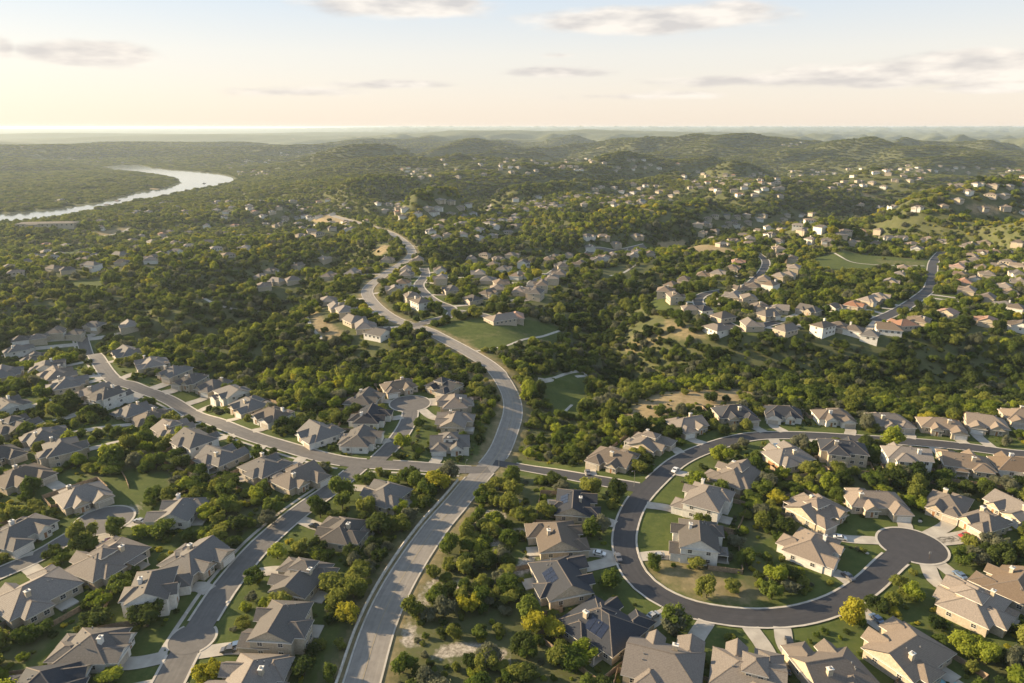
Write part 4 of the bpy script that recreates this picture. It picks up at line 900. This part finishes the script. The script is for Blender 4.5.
# long pale building above the river
SPECIAL = []
bx_, by_ = P(48, 227); bd = math.hypot(bx_, by_); bl = 52 / F * bd * .85
rt = empty('long_building', (bx_, by_, hz(bx_, by_) + 2.0), R(8)); mb = MB(); mb.box(-bl/2, bl/2, -11, 11, -9, 6.5, 'wall_cream'); mb.box(-bl*.3, -bl*.1, -16, -10.5, -9, 5.6, 'wall_cream'); mb.build('wall', rt)
mb = MB(); roofpart(mb, 0, 0, bl, 22, 6.5, R(11), 'roof_pale', oh=1.2); roofpart(mb, -bl*.2, -11, bl*.2, 12, 5.6, R(14), 'roof_pale', oh=.8); mb.build('roof', rt)
wf = MB(); wf.box(-1.5, 1.5, -.1, .05, 0, 2.0, 'glass'); wfm = wf.mesh('window')
for k in range(12):
    if not 2 <= k <= 4: obj('window', wfm, rt, (-bl/2 + bl * (k + .5) / 12, -11, 2.2))
tag(rt, 'long pale flat-topped building on the left hillside just below the river', 'building')
for k in (-.4, -.2, 0, .2, .4): SPECIAL.append(dict(x=bx_ + bl * k, y=by_))
# ------------------------------------------------------------------ tree shapes
def ico(sub_):
    bm = bmesh.new(); bmesh.ops.create_icosphere(bm, subdivisions=sub_, radius=1); v = np.array([q.co[:] for q in bm.verts]); f = np.array([[x.index for x in p_.verts] for p_ in bm.faces]); bm.free(); return v, f
IV, IF = ico(2)
def crown_data(seed, nleaf=3000, flat=.78):
    r = np.random.RandomState(seed); nb = r.randint(12, 19); V = []; Fc = []; base = 0
    cs = []; rads = []
    for i in range(nb):
        a = r.uniform(0, 2 * np.pi); rr = (r.uniform(0, 1) ** .5) * .76; z = r.uniform(-.38, .58) * (1 - rr * .4)
        cs.append((rr * np.cos(a), rr * np.sin(a), z)); rads.append(r.uniform(.20, .44) * (1.08 - .2 * rr))
    cs = np.array(cs); rads = np.array(rads)
    for c, q in zip(cs, rads):
        n_ = IV + 0; dsp = 1 + .28 * perlin(n_[:, 0] * 2.3 + c[0] * 9, n_[:, 1] * 2.3 + n_[:, 2] * 1.7 + c[2] * 5)[:, None]
        v = n_ * dsp * q * .64 + c; V.append(v); Fc.append(IF + base); base += len(v)
    nb_core = base
    # leaf sprays: small bent quads standing off the clumps
    k = r.choice(nb, nleaf, p=rads ** 2 / (rads ** 2).sum()); dirs = r.normal(size=(nleaf, 3)); dirs /= np.linalg.norm(dirs, axis=1)[:, None]
    pos = cs[k] + dirs * (rads[k] * np.where(r.uniform(0, 1, nleaf) < .12, r.uniform(1.1, 1.5, nleaf), r.uniform(.66, 1.2, nleaf)))[:, None]
    nrm = dirs * 1.0 + np.array([0, 0, .35]) + r.normal(size=(nleaf, 3)) * .38; nrm /= np.linalg.norm(nrm, axis=1)[:, None]
    t1 = np.cross(nrm, r.normal(size=(nleaf, 3))); t1 /= np.linalg.norm(t1, axis=1)[:, None]; t2 = np.cross(nrm, t1)
    s_ = r.uniform(.035, .085, nleaf)[:, None]; 
    qd = np.stack([pos - t1 * s_ - t2 * s_ * .6, pos + t1 * s_ - t2 * s_ * .7, pos + t1 * s_ * .8 + t2 * s_ + nrm * s_ * .3, pos - t1 * s_ * .7 + t2 * s_ * .8], 1).reshape(-1, 3)
    V.append(qd); vv = np.concatenate(V); vv[:, 2] *= flat
    tris = np.concatenate(Fc); quads = np.arange(nleaf * 4).reshape(-1, 4) + nb_core
    vv[:, 2] -= vv[:, 2].min(); return vv, tris, quads
CR = {}
NSH = 7
for sh in range(NSH):
    vv, tris, quads = crown_data(100 + sh, flat=[.74, .86, .95, .66, .8, 1.05, .72][sh])
    fl_ = [tuple(map(int, f)) for f in tris] + [tuple(map(int, f)) for f in quads]
    base_me = bpy.data.meshes.new('crown'); base_me.from_pydata(vv.tolist(), [], fl_)
    base_me.polygons.foreach_set('use_smooth', np.ones(len(fl_), bool)); base_me.update()
    for ci, k in enumerate(LK):
        m_ = base_me if ci == 0 else base_me.copy(); m_.name = 'crown'; m_.materials.clear(); m_.materials.append(MT['leaf_' + k]); CR[(sh, ci)] = m_
TR = []
def limb(mb, a, b, r0, r1, n=6):
    a = Vector(a); b = Vector(b); z = (b - a).normalized(); x = z.orthogonal().normalized(); y = z.cross(x); i = len(mb.v)
    for c, rr_ in ((a, r0), (b, r1)):
        for k in range(n): q_ = c + (x * math.cos(2 * math.pi * k / n) + y * math.sin(2 * math.pi * k / n)) * rr_; mb.v.append(tuple(q_))
    for k in range(n): mb.f.append((i + k, i + (k + 1) % n, i + n + (k + 1) % n, i + n + k)); mb.m.append(mb.mi('bark'))
for sh in range(3):
    r = random.Random(sh); mb = MB(); lx, ly = r.uniform(-.08, .08), r.uniform(-.08, .08)
    limb(mb, (0, 0, -.25), (lx, ly, .42), .075, .055)
    for k in range(4):
        a = k * 1.57 + r.uniform(-.4, .4); limb(mb, (lx, ly, .4), (lx + .42 * math.cos(a), ly + .42 * math.sin(a), r.uniform(.75, 1.0)), .045, .015, 5)
    TR.append(mb.mesh('trunk'))
# ------------------------------------------------------------------ where trees stand
T = []     # x, y, radius, height factor, colour, shape
def in_view(x, y, mgn=.12):
    z = height(x, y); dx, dy, dz = x, y, z - CAMH; c, s = math.cos(PITCH), math.sin(PITCH)
    dep = dy * c - dz * s; up = dy * s + dz * c; px = 512 + F * dx / np.maximum(dep, 1); py = 341.5 - F * up / np.maximum(dep, 1)
    return (dep > 30) & (px > -1024 * mgn) & (px < 1024 * (1 + mgn)) & (py < 683 * (1.06) + 40), px, py, dep
def scatter(d0, d1, sp, rad_, use_block, seed, dens=1.):
    r = np.random.RandomState(seed); half = d1 * 1.02
    xs = np.arange(-half, half, sp); ys = np.arange(d0 * .55, d1, sp); x, y = np.meshgrid(xs, ys); x = (x + r.uniform(-.5, .5, x.shape) * sp * .95).ravel(); y = (y + r.uniform(-.5, .5, y.shape) * sp * .95).ravel()
    d = np.hypot(x, y); k = (d >= d0) & (d < d1) & (np.abs(x) < y * .98 + 60); x, y = x[k], y[k]
    v, px, py, dep = in_view(x, y); x, y, px, py = x[v], y[v], px[v], py[v]
    d = np.hypot(x, y)
    n_ = perlin(x / 45 + 5, y / 45 + 9) + .5 * perlin(x / 17, y / 17)
    keep = r.uniform(0, 1, len(x)) < dens * (.86 if 400 < d0 < 1200 else 1.) * np.clip(.93 + .75 * n_, .30, 1)
    if use_block: keep &= r.uniform(0, 1, len(x)) >= np.clip(look(block, x, y), 0, 1)
    dd = look(dry, x, y); keep &= r.uniform(0, 1, len(x)) > np.clip(dd - .35, 0, .8)
    if d1 > 1400:
        fcv = smooth(.50, .6, perlin(x / 160 + 31, y / 110 + 12) + .3 * perlin(x / 50, y / 50)) * smooth(1300, 1700, d); keep &= r.uniform(0, 1, len(x)) > fcv * .92
        rv = (d > 1200) & (d < 5500) & (x < 300)
        if rv.any(): keep &= ~(rv & (in_poly(x, y, river) | (seg_dist(x, y, river, True) < 14)))
    x, y, px, py = x[keep], y[keep], px[keep], py[keep]; n = len(x)
    rad = r.uniform(rad_[0], rad_[1], n) * (1 + .25 * np.clip(perlin(x / 60, y / 60 + 40), -1, 1))
    return x, y, rad, px, py
bands = [scatter(60, 480, 4.6, (2.0, 4.2), True, 1), scatter(480, 1150, 6.2, (2.5, 5.0), True, 2), scatter(1150, 1900, 9.5, (4.2, 7.2), True, 3), scatter(1900, 3200, 15, (7.0, 11.), False, 4), scatter(3200, 6500, 20, (10, 15), False, 5)]
tx = np.concatenate([b_[0] for b_ in bands]); ty = np.concatenate([b_[1] for b_ in bands]); trd = np.concatenate([b_[2] for b_ in bands])
td = np.hypot(tx, ty); r = np.random.RandomState(77)
big_ = r.uniform(0, 1, len(tx)); trd = np.where(td > 1150, trd, trd * np.where(big_ < .25, .55, np.where(big_ > .93, 1.3, 1)))
# keep crowns off far roofs
if REST or FARH:
    hx = np.array([h['x'] for h in FARH + SPECIAL]); hy = np.array([h['y'] for h in FARH + SPECIAL])
    kp = np.ones(len(tx), bool); fi = np.where(td > 1000)[0]
    for a, b_ in zip(hx, hy):
        q = math.hypot(a, b_); rr_ = np.maximum(11, trd[fi] + 7); kp[fi] &= ~((np.hypot(tx[fi] - a, ty[fi] - b_) < rr_) | (np.hypot(tx[fi] - a * (1 - 18 / q), ty[fi] - b_ * (1 - 16 / q)) < 9))
    tx, ty, trd, td = tx[kp], ty[kp], trd[kp], td[kp]
n = len(tx); u = r.uniform(0, 1, n); patch = .5 + .9 * perlin(tx / 70 + 3, ty / 70 + 8) + .35 * perlin(tx / 22 + 1, ty / 22)
cc = np.where(td > 1700, u * .34 + patch * .42 + .25, u * .80 + patch * .42 + .05 * smooth(400, 1000, td))
# valley shade put into the leaf colour: darker greens in ravines, paler on crests
rav_shade = np.zeros(n)
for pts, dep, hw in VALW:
    k_ = near_box(tx, ty, pts, hw * 2.2); rav_shade[k_] = np.maximum(rav_shade[k_], np.exp(-(seg_dist(tx[k_], ty[k_], pts) / (hw * .95)) ** 2) * min(1, dep / 20))
cc = cc - .30 * rav_shade - .16 * np.clip((trend(tx, ty) - 4 - height(tx, ty)) / 22, -1, 1) * smooth(450, 800, td)
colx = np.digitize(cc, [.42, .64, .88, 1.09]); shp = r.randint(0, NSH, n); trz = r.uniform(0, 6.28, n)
colx = np.where((td > 900) & (colx > 2), np.where(r.uniform(0, 1, n) < smooth(900, 2600, td), 2, colx), colx)
colx = np.where(r.uniform(0, 1, n) < .09, 5, colx)
thf = r.uniform(.85, 1.3, n) * np.where(td > 3200, .24, np.where(td > 1900, .42, np.where(td > 1150, .8, 1.)))
tz = height(tx, ty)
vis, px_, py_, dep_ = in_view(tx, ty, 0.); cand = np.where(vis & (py_ < 683 + 6) & (px_ > 2) & (px_ < 1022) & (td < 420))[0]
big = cand[np.argsort(-(trd[cand] * (1.6) / dep_[cand]))[:292]]
sel = np.zeros(n, bool); sel[big] = True
TREES = []
NEARH = [h for h in HOUSES if h['kind'] == 'near']
SURF = [(r_[0].replace('_', ' ').replace('arterial road', 'wide grey main road').replace(' entry', ''), r_[1], r_[2]) for r_ in RD[:7]]
protos = {}
combos = [(s_, c_) for s_ in range(NSH) for c_ in range(6)]
info = []
for j, i in enumerate(big):
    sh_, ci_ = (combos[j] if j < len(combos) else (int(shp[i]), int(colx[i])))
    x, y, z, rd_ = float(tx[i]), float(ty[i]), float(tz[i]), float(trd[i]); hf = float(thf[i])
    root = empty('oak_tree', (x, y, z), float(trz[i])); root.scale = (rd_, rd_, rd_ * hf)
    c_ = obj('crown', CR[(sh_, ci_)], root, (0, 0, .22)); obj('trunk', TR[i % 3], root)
    if (sh_, ci_) not in protos: protos[(sh_, ci_)] = c_
    info.append(dict(o=root, x=x, y=y, px=float(px_[i]), py=float(py_[i]), rad=rd_, hf=hf, col=LK[ci_]))
q1, q2 = np.percentile([t_['rad'] for t_ in info], [33, 66])
def rel(t_, h):
    dx = t_['px'] - h['px']; dy = t_['py'] - h['py']
    if abs(dx) > abs(dy) * 1.2: return 'left of' if dx < 0 else 'right of'
    return 'beyond' if dy < 0 else 'below'
used = {}
for t_ in info:
    h = min(NEARH, key=lambda q: (q['px'] - t_['px']) ** 2 + 1.6 * (q['py'] - t_['py']) ** 2)
    size = 'small' if t_['rad'] < q1 else ('large' if t_['rad'] > q2 else 'mid-sized')
    dr_ = [float(seg_dist(np.array([t_['x']]), np.array([t_['y']]), p_[::3])[0]) - w_/2 for _, p_, w_ in SURF]; k = int(np.argmin(dr_))
    t_['key'] = (t_['col'], size, rel(t_, h), h['short']); used.setdefault(t_['key'], []).append(t_)
for key, ts in used.items():
    ts.sort(key=lambda q: q['px'])
    for i, t_ in enumerate(ts):
        col_, size, re_, sh_ = key
        lb = f"{size} {col_} oak {re_} {sh_}" if len(ts) == 1 else f"{size} {col_} oak, {ORD[i]} of {len(ts)} {re_} {sh_}"
        tag(t_['o'], lb, 'tree', 'oaks among the houses')
# everything past the three hundred: one wood
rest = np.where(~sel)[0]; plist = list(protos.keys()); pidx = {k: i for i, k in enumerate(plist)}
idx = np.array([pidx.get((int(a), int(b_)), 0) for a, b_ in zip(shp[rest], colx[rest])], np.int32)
me = bpy.data.meshes.new('woodland'); me.vertices.add(len(rest))
me.vertices.foreach_set('co', np.stack([tx[rest], ty[rest], tz[rest]], -1).astype(np.float32).ravel())
a = me.attributes.new('tsize', 'FLOAT_VECTOR', 'POINT'); a.data.foreach_set('vector', np.stack([trd[rest], trd[rest], trd[rest] * thf[rest]], -1).astype(np.float32).ravel())
a = me.attributes.new('trot', 'FLOAT', 'POINT'); a.data.foreach_set('value', trz[rest].astype(np.float32))
a = me.attributes.new('tidx', 'INT', 'POINT'); a.data.foreach_set('value', idx); me.update()
def scatter_object(name, me, plist, protos):
    wo = obj(name, me)
    g = bpy.data.node_groups.new(name, 'GeometryNodeTree'); g.interface.new_socket('Geometry', in_out='INPUT', socket_type='NodeSocketGeometry'); g.interface.new_socket('Geometry', in_out='OUTPUT', socket_type='NodeSocketGeometry')
    gi = g.nodes.new('NodeGroupInput'); go = g.nodes.new('NodeGroupOutput'); ip = g.nodes.new('GeometryNodeInstanceOnPoints'); jg = g.nodes.new('GeometryNodeJoinGeometry')
    for k in reversed(plist):
        on = g.nodes.new('GeometryNodeObjectInfo'); on.inputs['Object'].default_value = protos[k]; on.inputs['As Instance'].default_value = True; on.transform_space = 'ORIGINAL'; g.links.new(on.outputs['Geometry'], jg.inputs[0])
    def na(nm_, ty_):
        q = g.nodes.new('GeometryNodeInputNamedAttribute'); q.data_type = ty_; q.inputs[0].default_value = nm_; return q.outputs[0]
    g.links.new(gi.outputs[0], ip.inputs['Points']); g.links.new(jg.outputs[0], ip.inputs['Instance']); ip.inputs['Pick Instance'].default_value = True
    g.links.new(na('tidx', 'INT'), ip.inputs['Instance Index']); g.links.new(na('tsize', 'FLOAT_VECTOR'), ip.inputs['Scale'])
    cx_ = g.nodes.new('ShaderNodeCombineXYZ'); g.links.new(na('trot', 'FLOAT'), cx_.inputs[2]); g.links.new(cx_.outputs[0], ip.inputs['Rotation'])
    g.links.new(ip.outputs[0], go.inputs[0]); md = wo.modifiers.new('scatter', 'NODES'); md.node_group = g; return wo
wd_ = scatter_object('woodland', me, plist, protos); tag(wd_, 'dense cover of small oaks and junipers over the valleys and hills', 'woodland', None, 'stuff')
print('TREES', n, 'individual', len(big), 'houses', len(HOUSES), 'rest', len(REST))
# low scrub between the trees
def scrub():
    r = np.random.RandomState(5); xs = np.arange(-420, 420, 3.4); ys = np.arange(90, 430, 3.4); x, y = np.meshgrid(xs, ys); x = (x + r.uniform(-1.7, 1.7, x.shape)).ravel(); y = (y + r.uniform(-1.7, 1.7, y.shape)).ravel()
    v, a_, b_, c_ = in_view(x, y, .08); x, y = x[v], y[v]; bl = look(block, x, y); hard = np.zeros(len(x), bool)
    k = (r.uniform(0, 1, len(x)) < np.where(bl > .97, 0, np.where(bl > .5, .10, .38))); return x[k], y[k], r.uniform(.5, 1.35, k.sum())
x, y, s_ = scrub(); n_ = len(x)
# planting beds along the near houses
bx, by, bs = [], [], []
for h in NEARH:
    for k in range(16):
        side = rnd.randint(0, 3); L_, D = h['L'], h['D']
        if side == 0: p_ = (rnd.uniform(-L_/2, L_/2), -D/2 - rnd.uniform(1, 2)); 
        elif side == 1: p_ = (rnd.uniform(-L_/2, L_/2), D/2 + rnd.uniform(4.4, 6))
        else: p_ = ((1 if side == 2 else -1) * (L_/2 + rnd.uniform(.9, 2.2)), rnd.uniform(-D/2, D/2))
        if side == 0 and abs(p_[0] - h['gx']) < 5: continue
        q = world_pt(h, *p_); bx.append(q[0]); by.append(q[1]); bs.append(rnd.uniform(.5, 1.0))
x = np.concatenate([x, bx]); y = np.concatenate([y, by]); s_ = np.concatenate([s_, bs]); n_ = len(x)
me = bpy.data.meshes.new('scrub'); me.vertices.add(n_); me.vertices.foreach_set('co', np.stack([x, y, height(x, y)], -1).astype(np.float32).ravel())
a = me.attributes.new('tsize', 'FLOAT_VECTOR', 'POINT'); a.data.foreach_set('vector', np.stack([s_, s_, s_ * .8], -1).astype(np.float32).ravel())
a = me.attributes.new('trot', 'FLOAT', 'POINT'); a.data.foreach_set('value', rs.uniform(0, 6, n_).astype(np.float32)); a = me.attributes.new('tidx', 'INT', 'POINT'); a.data.foreach_set('value', rs.randint(0, len(plist), n_).astype(np.int32)); me.update()
tag(scatter_object('undergrowth', me, plist, protos), 'low scrub and garden planting between the trees', 'undergrowth', None, 'stuff')
# ------------------------------------------------------------------ fences, cars and small things
def fence(pts, label, m='fence_wood', hgt=1.8, group=None, name='fence'):
    rt = empty(name, (pts[0][0], pts[0][1], hz(*pts[0])))
    for a, b in zip(pts[:-1], pts[1:]):
        n_ = max(1, int(math.hypot(b[0]-a[0], b[1]-a[1]) / 2.4)); mb = MB(); dx, dy = (b[0]-a[0]) / n_, (b[1]-a[1]) / n_; ln = math.hypot(dx, dy); ux, uy = dx / ln, dy / ln; px_n, py_n = -uy * .04, ux * .04
        for k in range(n_ + 1):
            x, y = a[0] + dx * k - pts[0][0], a[1] + dy * k - pts[0][1]; z = hz(x + pts[0][0], y + pts[0][1]) - hz(*pts[0])
            mb.box(x - .08, x + .08, y - .08, y + .08, z - .5, z + hgt + .12, m)
            if k < n_:
                x2, y2 = x + dx, y + dy; z2 = hz(x2 + pts[0][0], y2 + pts[0][1]) - hz(*pts[0])
                A_ = [(x + px_n, y + py_n, z - .2), (x2 + px_n, y2 + py_n, z2 - .2), (x2 + px_n, y2 + py_n, z2 + hgt), (x + px_n, y + py_n, z + hgt)]; B_ = [(p_[0] - 2*px_n, p_[1] - 2*py_n, p_[2]) for p_ in A_]
                mb.face(A_[::-1], m); mb.face(B_, m); mb.face([A_[3], A_[2], B_[2], B_[3]], m)
        mb.build('fence_panel', rt)
    tag(rt, label, 'fence', group); return rt
fr = random.Random(3)
for h in NEARH:
    if fr.random() < .62 and h['d'] < 380:
        L_, D = h['L'] / 2 + 1.0, h['D'] / 2; e_ = D + fr.uniform(6.5, 9)
        pts = [world_pt(h, *q) for q in ((-L_ + 1.1, D * .5), (-L_ - 1, D * .5), (-L_ - 1, e_), (L_ + 1, e_), (L_ + 1, D * .5), (L_ - 1.1, D * .5))]
        if float(road_dist(np.array([q[0] for q in pts]), np.array([q[1] for q in pts])).min()) < 2.5: continue
        if min(math.hypot(q['x'] - p_[0], q['y'] - p_[1]) for q in HOUSES if q is not h for p_ in pts) < 9: continue
        fence(pts, 'wooden yard fence behind ' + h['short'], group='back yard fences')
fence([P(768, 465), P(776, 470), P(785, 477)], 'short orange-brown wooden fence beside the tan roof inside the loop street', 'wood', 2.0)
fence([P(496, 563), P(498, 578), P(501, 594)], 'pale wooden fence along the scrub left of the loop street houses', 'fence_wood', 1.5)
fence([P(553, 636), P(562, 647), P(574, 657)], 'pale fence below the big dark slate roof', 'fence_wood', 1.3)
fence([P(669, 555), P(690, 559), P(712, 564)], 'dark brown retaining wall below the grey-roofed two-storey white house', 'wood', 1.2, name='retaining_wall')
fence([P(121, 472), P(126, 481), P(129, 489)], 'wooden fence at the left side of the open green yard', 'fence_wood', 1.6); fence([P(155, 462), P(162, 467), P(170, 473)], 'wooden fence at the upper right of the open green yard', 'fence_wood', 1.6)
def carmeshes():
    def body(c):
        m = MB(); prof = [(-2.25, .35), (-2.3, .75), (-2.1, .95), (-1.55, 1.02), (-1.0, 1.42), (.45, 1.45), (1.15, 1.0), (2.0, .88), (2.28, .68), (2.28, .35)]
        for (a, b) in zip(prof, prof[1:] + prof[:1]): m.face([(a[0], -.88, a[1]), (a[0], .88, a[1]), (b[0], .88, b[1]), (b[0], -.88, b[1])], c)
        m.face([(p[0], -.88, p[1]) for p in prof][::-1], c); m.face([(p[0], .88, p[1]) for p in prof], c); return m.mesh('body')
    g_ = MB()
    for sy in (-1, 1): 
        f = [(-1.45, .892 * sy, 1.03), (.98, .892 * sy, 1.0), (.42, .892 * sy, 1.38), (-.97, .892 * sy, 1.36)]; g_.face(f if sy < 0 else f[::-1], 'glass')
    g_.face([(.52, -.74, 1.435), (.52, .74, 1.435), (1.14, .8, 1.03), (1.14, -.8, 1.03)][::-1], 'glass'); g_.face([(-1.06, -.74, 1.40), (-1.06, .74, 1.40), (-1.53, .8, 1.065), (-1.53, -.8, 1.065)], 'glass')
    w_ = MB(); n_ = 14
    for k in range(n_):
        a, b = 2*math.pi*k/n_, 2*math.pi*(k+1)/n_; w_.face([(.33*math.cos(a), -.11, .33*math.sin(a)), (.33*math.cos(b), -.11, .33*math.sin(b)), (.33*math.cos(b), .11, .33*math.sin(b)), (.33*math.cos(a), .11, .33*math.sin(a))], 'tyre')
    for y in (-.112, .112):
        w_.face([(.33*math.cos(2*math.pi*k/n_), y, .33*math.sin(2*math.pi*k/n_)) for k in range(n_)], 'tyre'); w_.face([(.2*math.cos(2*math.pi*k/n_), y * 1.05, .2*math.sin(2*math.pi*k/n_)) for k in range(n_)], 'metal')
    return body, g_.mesh('car_window'), w_.mesh('wheel')
cbody, cglass, cwheel = carmeshes(); CB = {}
def car(x, y, rz, colr_, label, up=.34):
    if colr_ not in CB: CB[colr_] = cbody('car_' + colr_)
    rt = empty('parked_car', (x, y, hz(x, y) + up), rz); obj('body', CB[colr_], rt); obj('car_window', cglass, rt)
    for a in (-1.4, 1.4):
        for b in (-.86, .86): obj('wheel', cwheel, rt, (a, b, .33))
    tag(rt, label, 'car', 'parked cars')
def roadang(x, y): i = int(np.argmin(np.hypot(ALLP[:, 0] - x, ALLP[:, 1] - y))); j = min(i + 1, len(ALLP) - 1); return math.atan2(ALLP[j][1] - ALLP[i][1], ALLP[j][0] - ALLP[i][0])
x, y = P(675, 472); car(x, y, roadang(x, y), 'white', 'white car at the kerb where the entry street meets the upper loop')
x, y = P(237, 648); car(x, y, .3, 'blue', 'blue car on the driveway right of the valley street', .3)
x, y = P(786, 672); car(x, y, 1.4, 'black', 'black car on the driveway between the two bottom tan roofs', .3)
x, y = P(618, 560); car(x, y, roadang(x, y), 'grey', 'dark grey car parked along the left side of the loop street')
cc_ = 0
for h in sorted(NEARH, key=lambda q: q['d']):
    if 'drive' in h and fr.random() < .36 and cc_ < 18:
        p_ = h['drive']; k = min(len(p_) - 2, max(2, int(3.6 / 1.5))); d_ = p_[k + 1] - p_[k]; nrm = np.array([-d_[1], d_[0]]) / (np.linalg.norm(d_) + 1e-6) * fr.choice((-1.1, 1.1))
        c_ = ['white', 'silver', 'black', 'grey', 'red', 'blue'][cc_ % 6]; car(p_[k][0] + nrm[0], p_[k][1] + nrm[1], math.atan2(d_[1], d_[0]), c_, f"{c_} car on the driveway, {h['short']}", .24); cc_ += 1
# back yard pool by the last tan house of the bottom row
x, y = P(944, 684); rt = empty('swimming_pool', (x, y, hz(x, y) + .12), .5); mb = MB(); mb.box(-4.6, 4.6, -3.2, 3.2, -.6, .05, 'concrete'); mb.build('pool_deck', rt); mb = MB(); mb.box(-3, 3, -1.8, 1.8, .0, .09, 'pool'); mb.build('pool_water', rt)
tag(rt, 'small blue back yard pool on a pale deck at the bottom right', 'pool')
# boat
x, y = at_z(204, 183.5, RZ); rt = empty('motor_boat', (x, y, RZ), .6); mb = MB()
hl = [(-6, -1.7), (3, -1.7), (7, 0), (3, 1.7), (-6, 1.7)]; hb = [(-5.6, -1.2), (2.6, -1.2), (5.6, 0), (2.6, 1.2), (-5.6, 1.2)]
mb.face([(a, b, 1.3) for a, b in hl], 'paint_white')
for k in range(5): a, b, c_, d_ = hb[k], hb[(k+1) % 5], hl[(k+1) % 5], hl[k]; mb.face([(*a, -.3), (*b, -.3), (*c_, 1.3), (*d_, 1.3)], 'car_grey')
mb.build('hull', rt); mb = MB(); mb.box(-3, 1.5, -1.1, 1.1, 1.3, 3.1, 'car_black'); mb.build('cabin', rt); tag(rt, 'small dark boat on the bright bend of the river', 'boat')
# post in the turning circle and stones on the lawns
x, y = P(929, 560); rt = empty('sign_post', (x, y, hz(x, y))); mb = MB(); limb(mb, (0, 0, 0), (0, 0, 3.0), .06, .06, 8); mb.f and mb.build('post', rt); mb = MB(); mb.box(-.35, .35, -.03, .03, 2.2, 3.0, 'paint_white'); mb.build('sign_panel', rt); tag(rt, 'slim post with a small pale sign at the edge of the right turning circle', 'sign')
def rock(x, y, r_, label):
    v = IV * (1 + .35 * perlin(IV[:, 0] * 1.7 + x, IV[:, 1] * 1.7 + IV[:, 2])[:, None]); v = v * np.array([r_, r_ * .8, r_ * .5]); me = bpy.data.meshes.new('rock'); me.from_pydata(v.tolist(), [], [tuple(map(int, f)) for f in IF]); me.materials.append(MT['stone'])
    tag(obj('rock', me, None, (x, y, hz(x, y) + r_ * .25), x), label, 'rock', 'garden rocks')
for px, py, r_, lb in [(374, 449, 1.3, 'largest pale rock on the lawn beside the short street'), (378, 447, .8, 'small pale rock right of the larger one on the lawn'), (371, 451, .7, 'small pale rock left of the larger one on the lawn'), (112, 549, .8, 'pale garden rock by the left turning circle'), (228, 603, .8, 'pale rock on the lawn right of the valley street'),
                       (867, 554, .7, 'pale rock on the lawn left of the right turning circle'), (920, 522, .9, 'pale rock above the right turning circle'), (186, 614, .6, 'pale rock on the lawn left of the valley street'), (648, 462, .7, 'pale rock on the lawn above the loop street'), (540, 417, 2.0, 'pale boulder below the green park')]:
    x, y = P(px, py); rock(x, y, r_, lb)
def street_lamp(x, y, a, label):
    rt = empty('street_lamp', (x, y, hz(x, y)), a); mb = MB(); limb(mb, (0, 0, 0), (0, 0, 7.2), .1, .06, 8); limb(mb, (0, 0, 7.2), (1.6, 0, 7.6), .05, .04, 6); mb.m = [mb.mi('metal')] * len(mb.f); mb.mats = ['metal']; mb.m = [0] * len(mb.f); mb.build('pole', rt)
    mb = MB(); mb.box(1.4, 2.1, -.15, .15, 7.5, 7.66, 'metal'); mb.build('lamp_head', rt); tag(rt, label, 'street lamp', 'street lamps')
for k, (px, py, lb) in enumerate([(499, 472, 'street lamp at the junction of main road and entry street'), (466, 478, 'street lamp where the ridge street meets the main road'), (352, 456, 'street lamp at the corner of ridge and valley streets'), (634, 487, 'street lamp at the corner of the entry street and the loop')]):
    x, y = P(px, py); street_lamp(x, y, k * 1.3, lb)
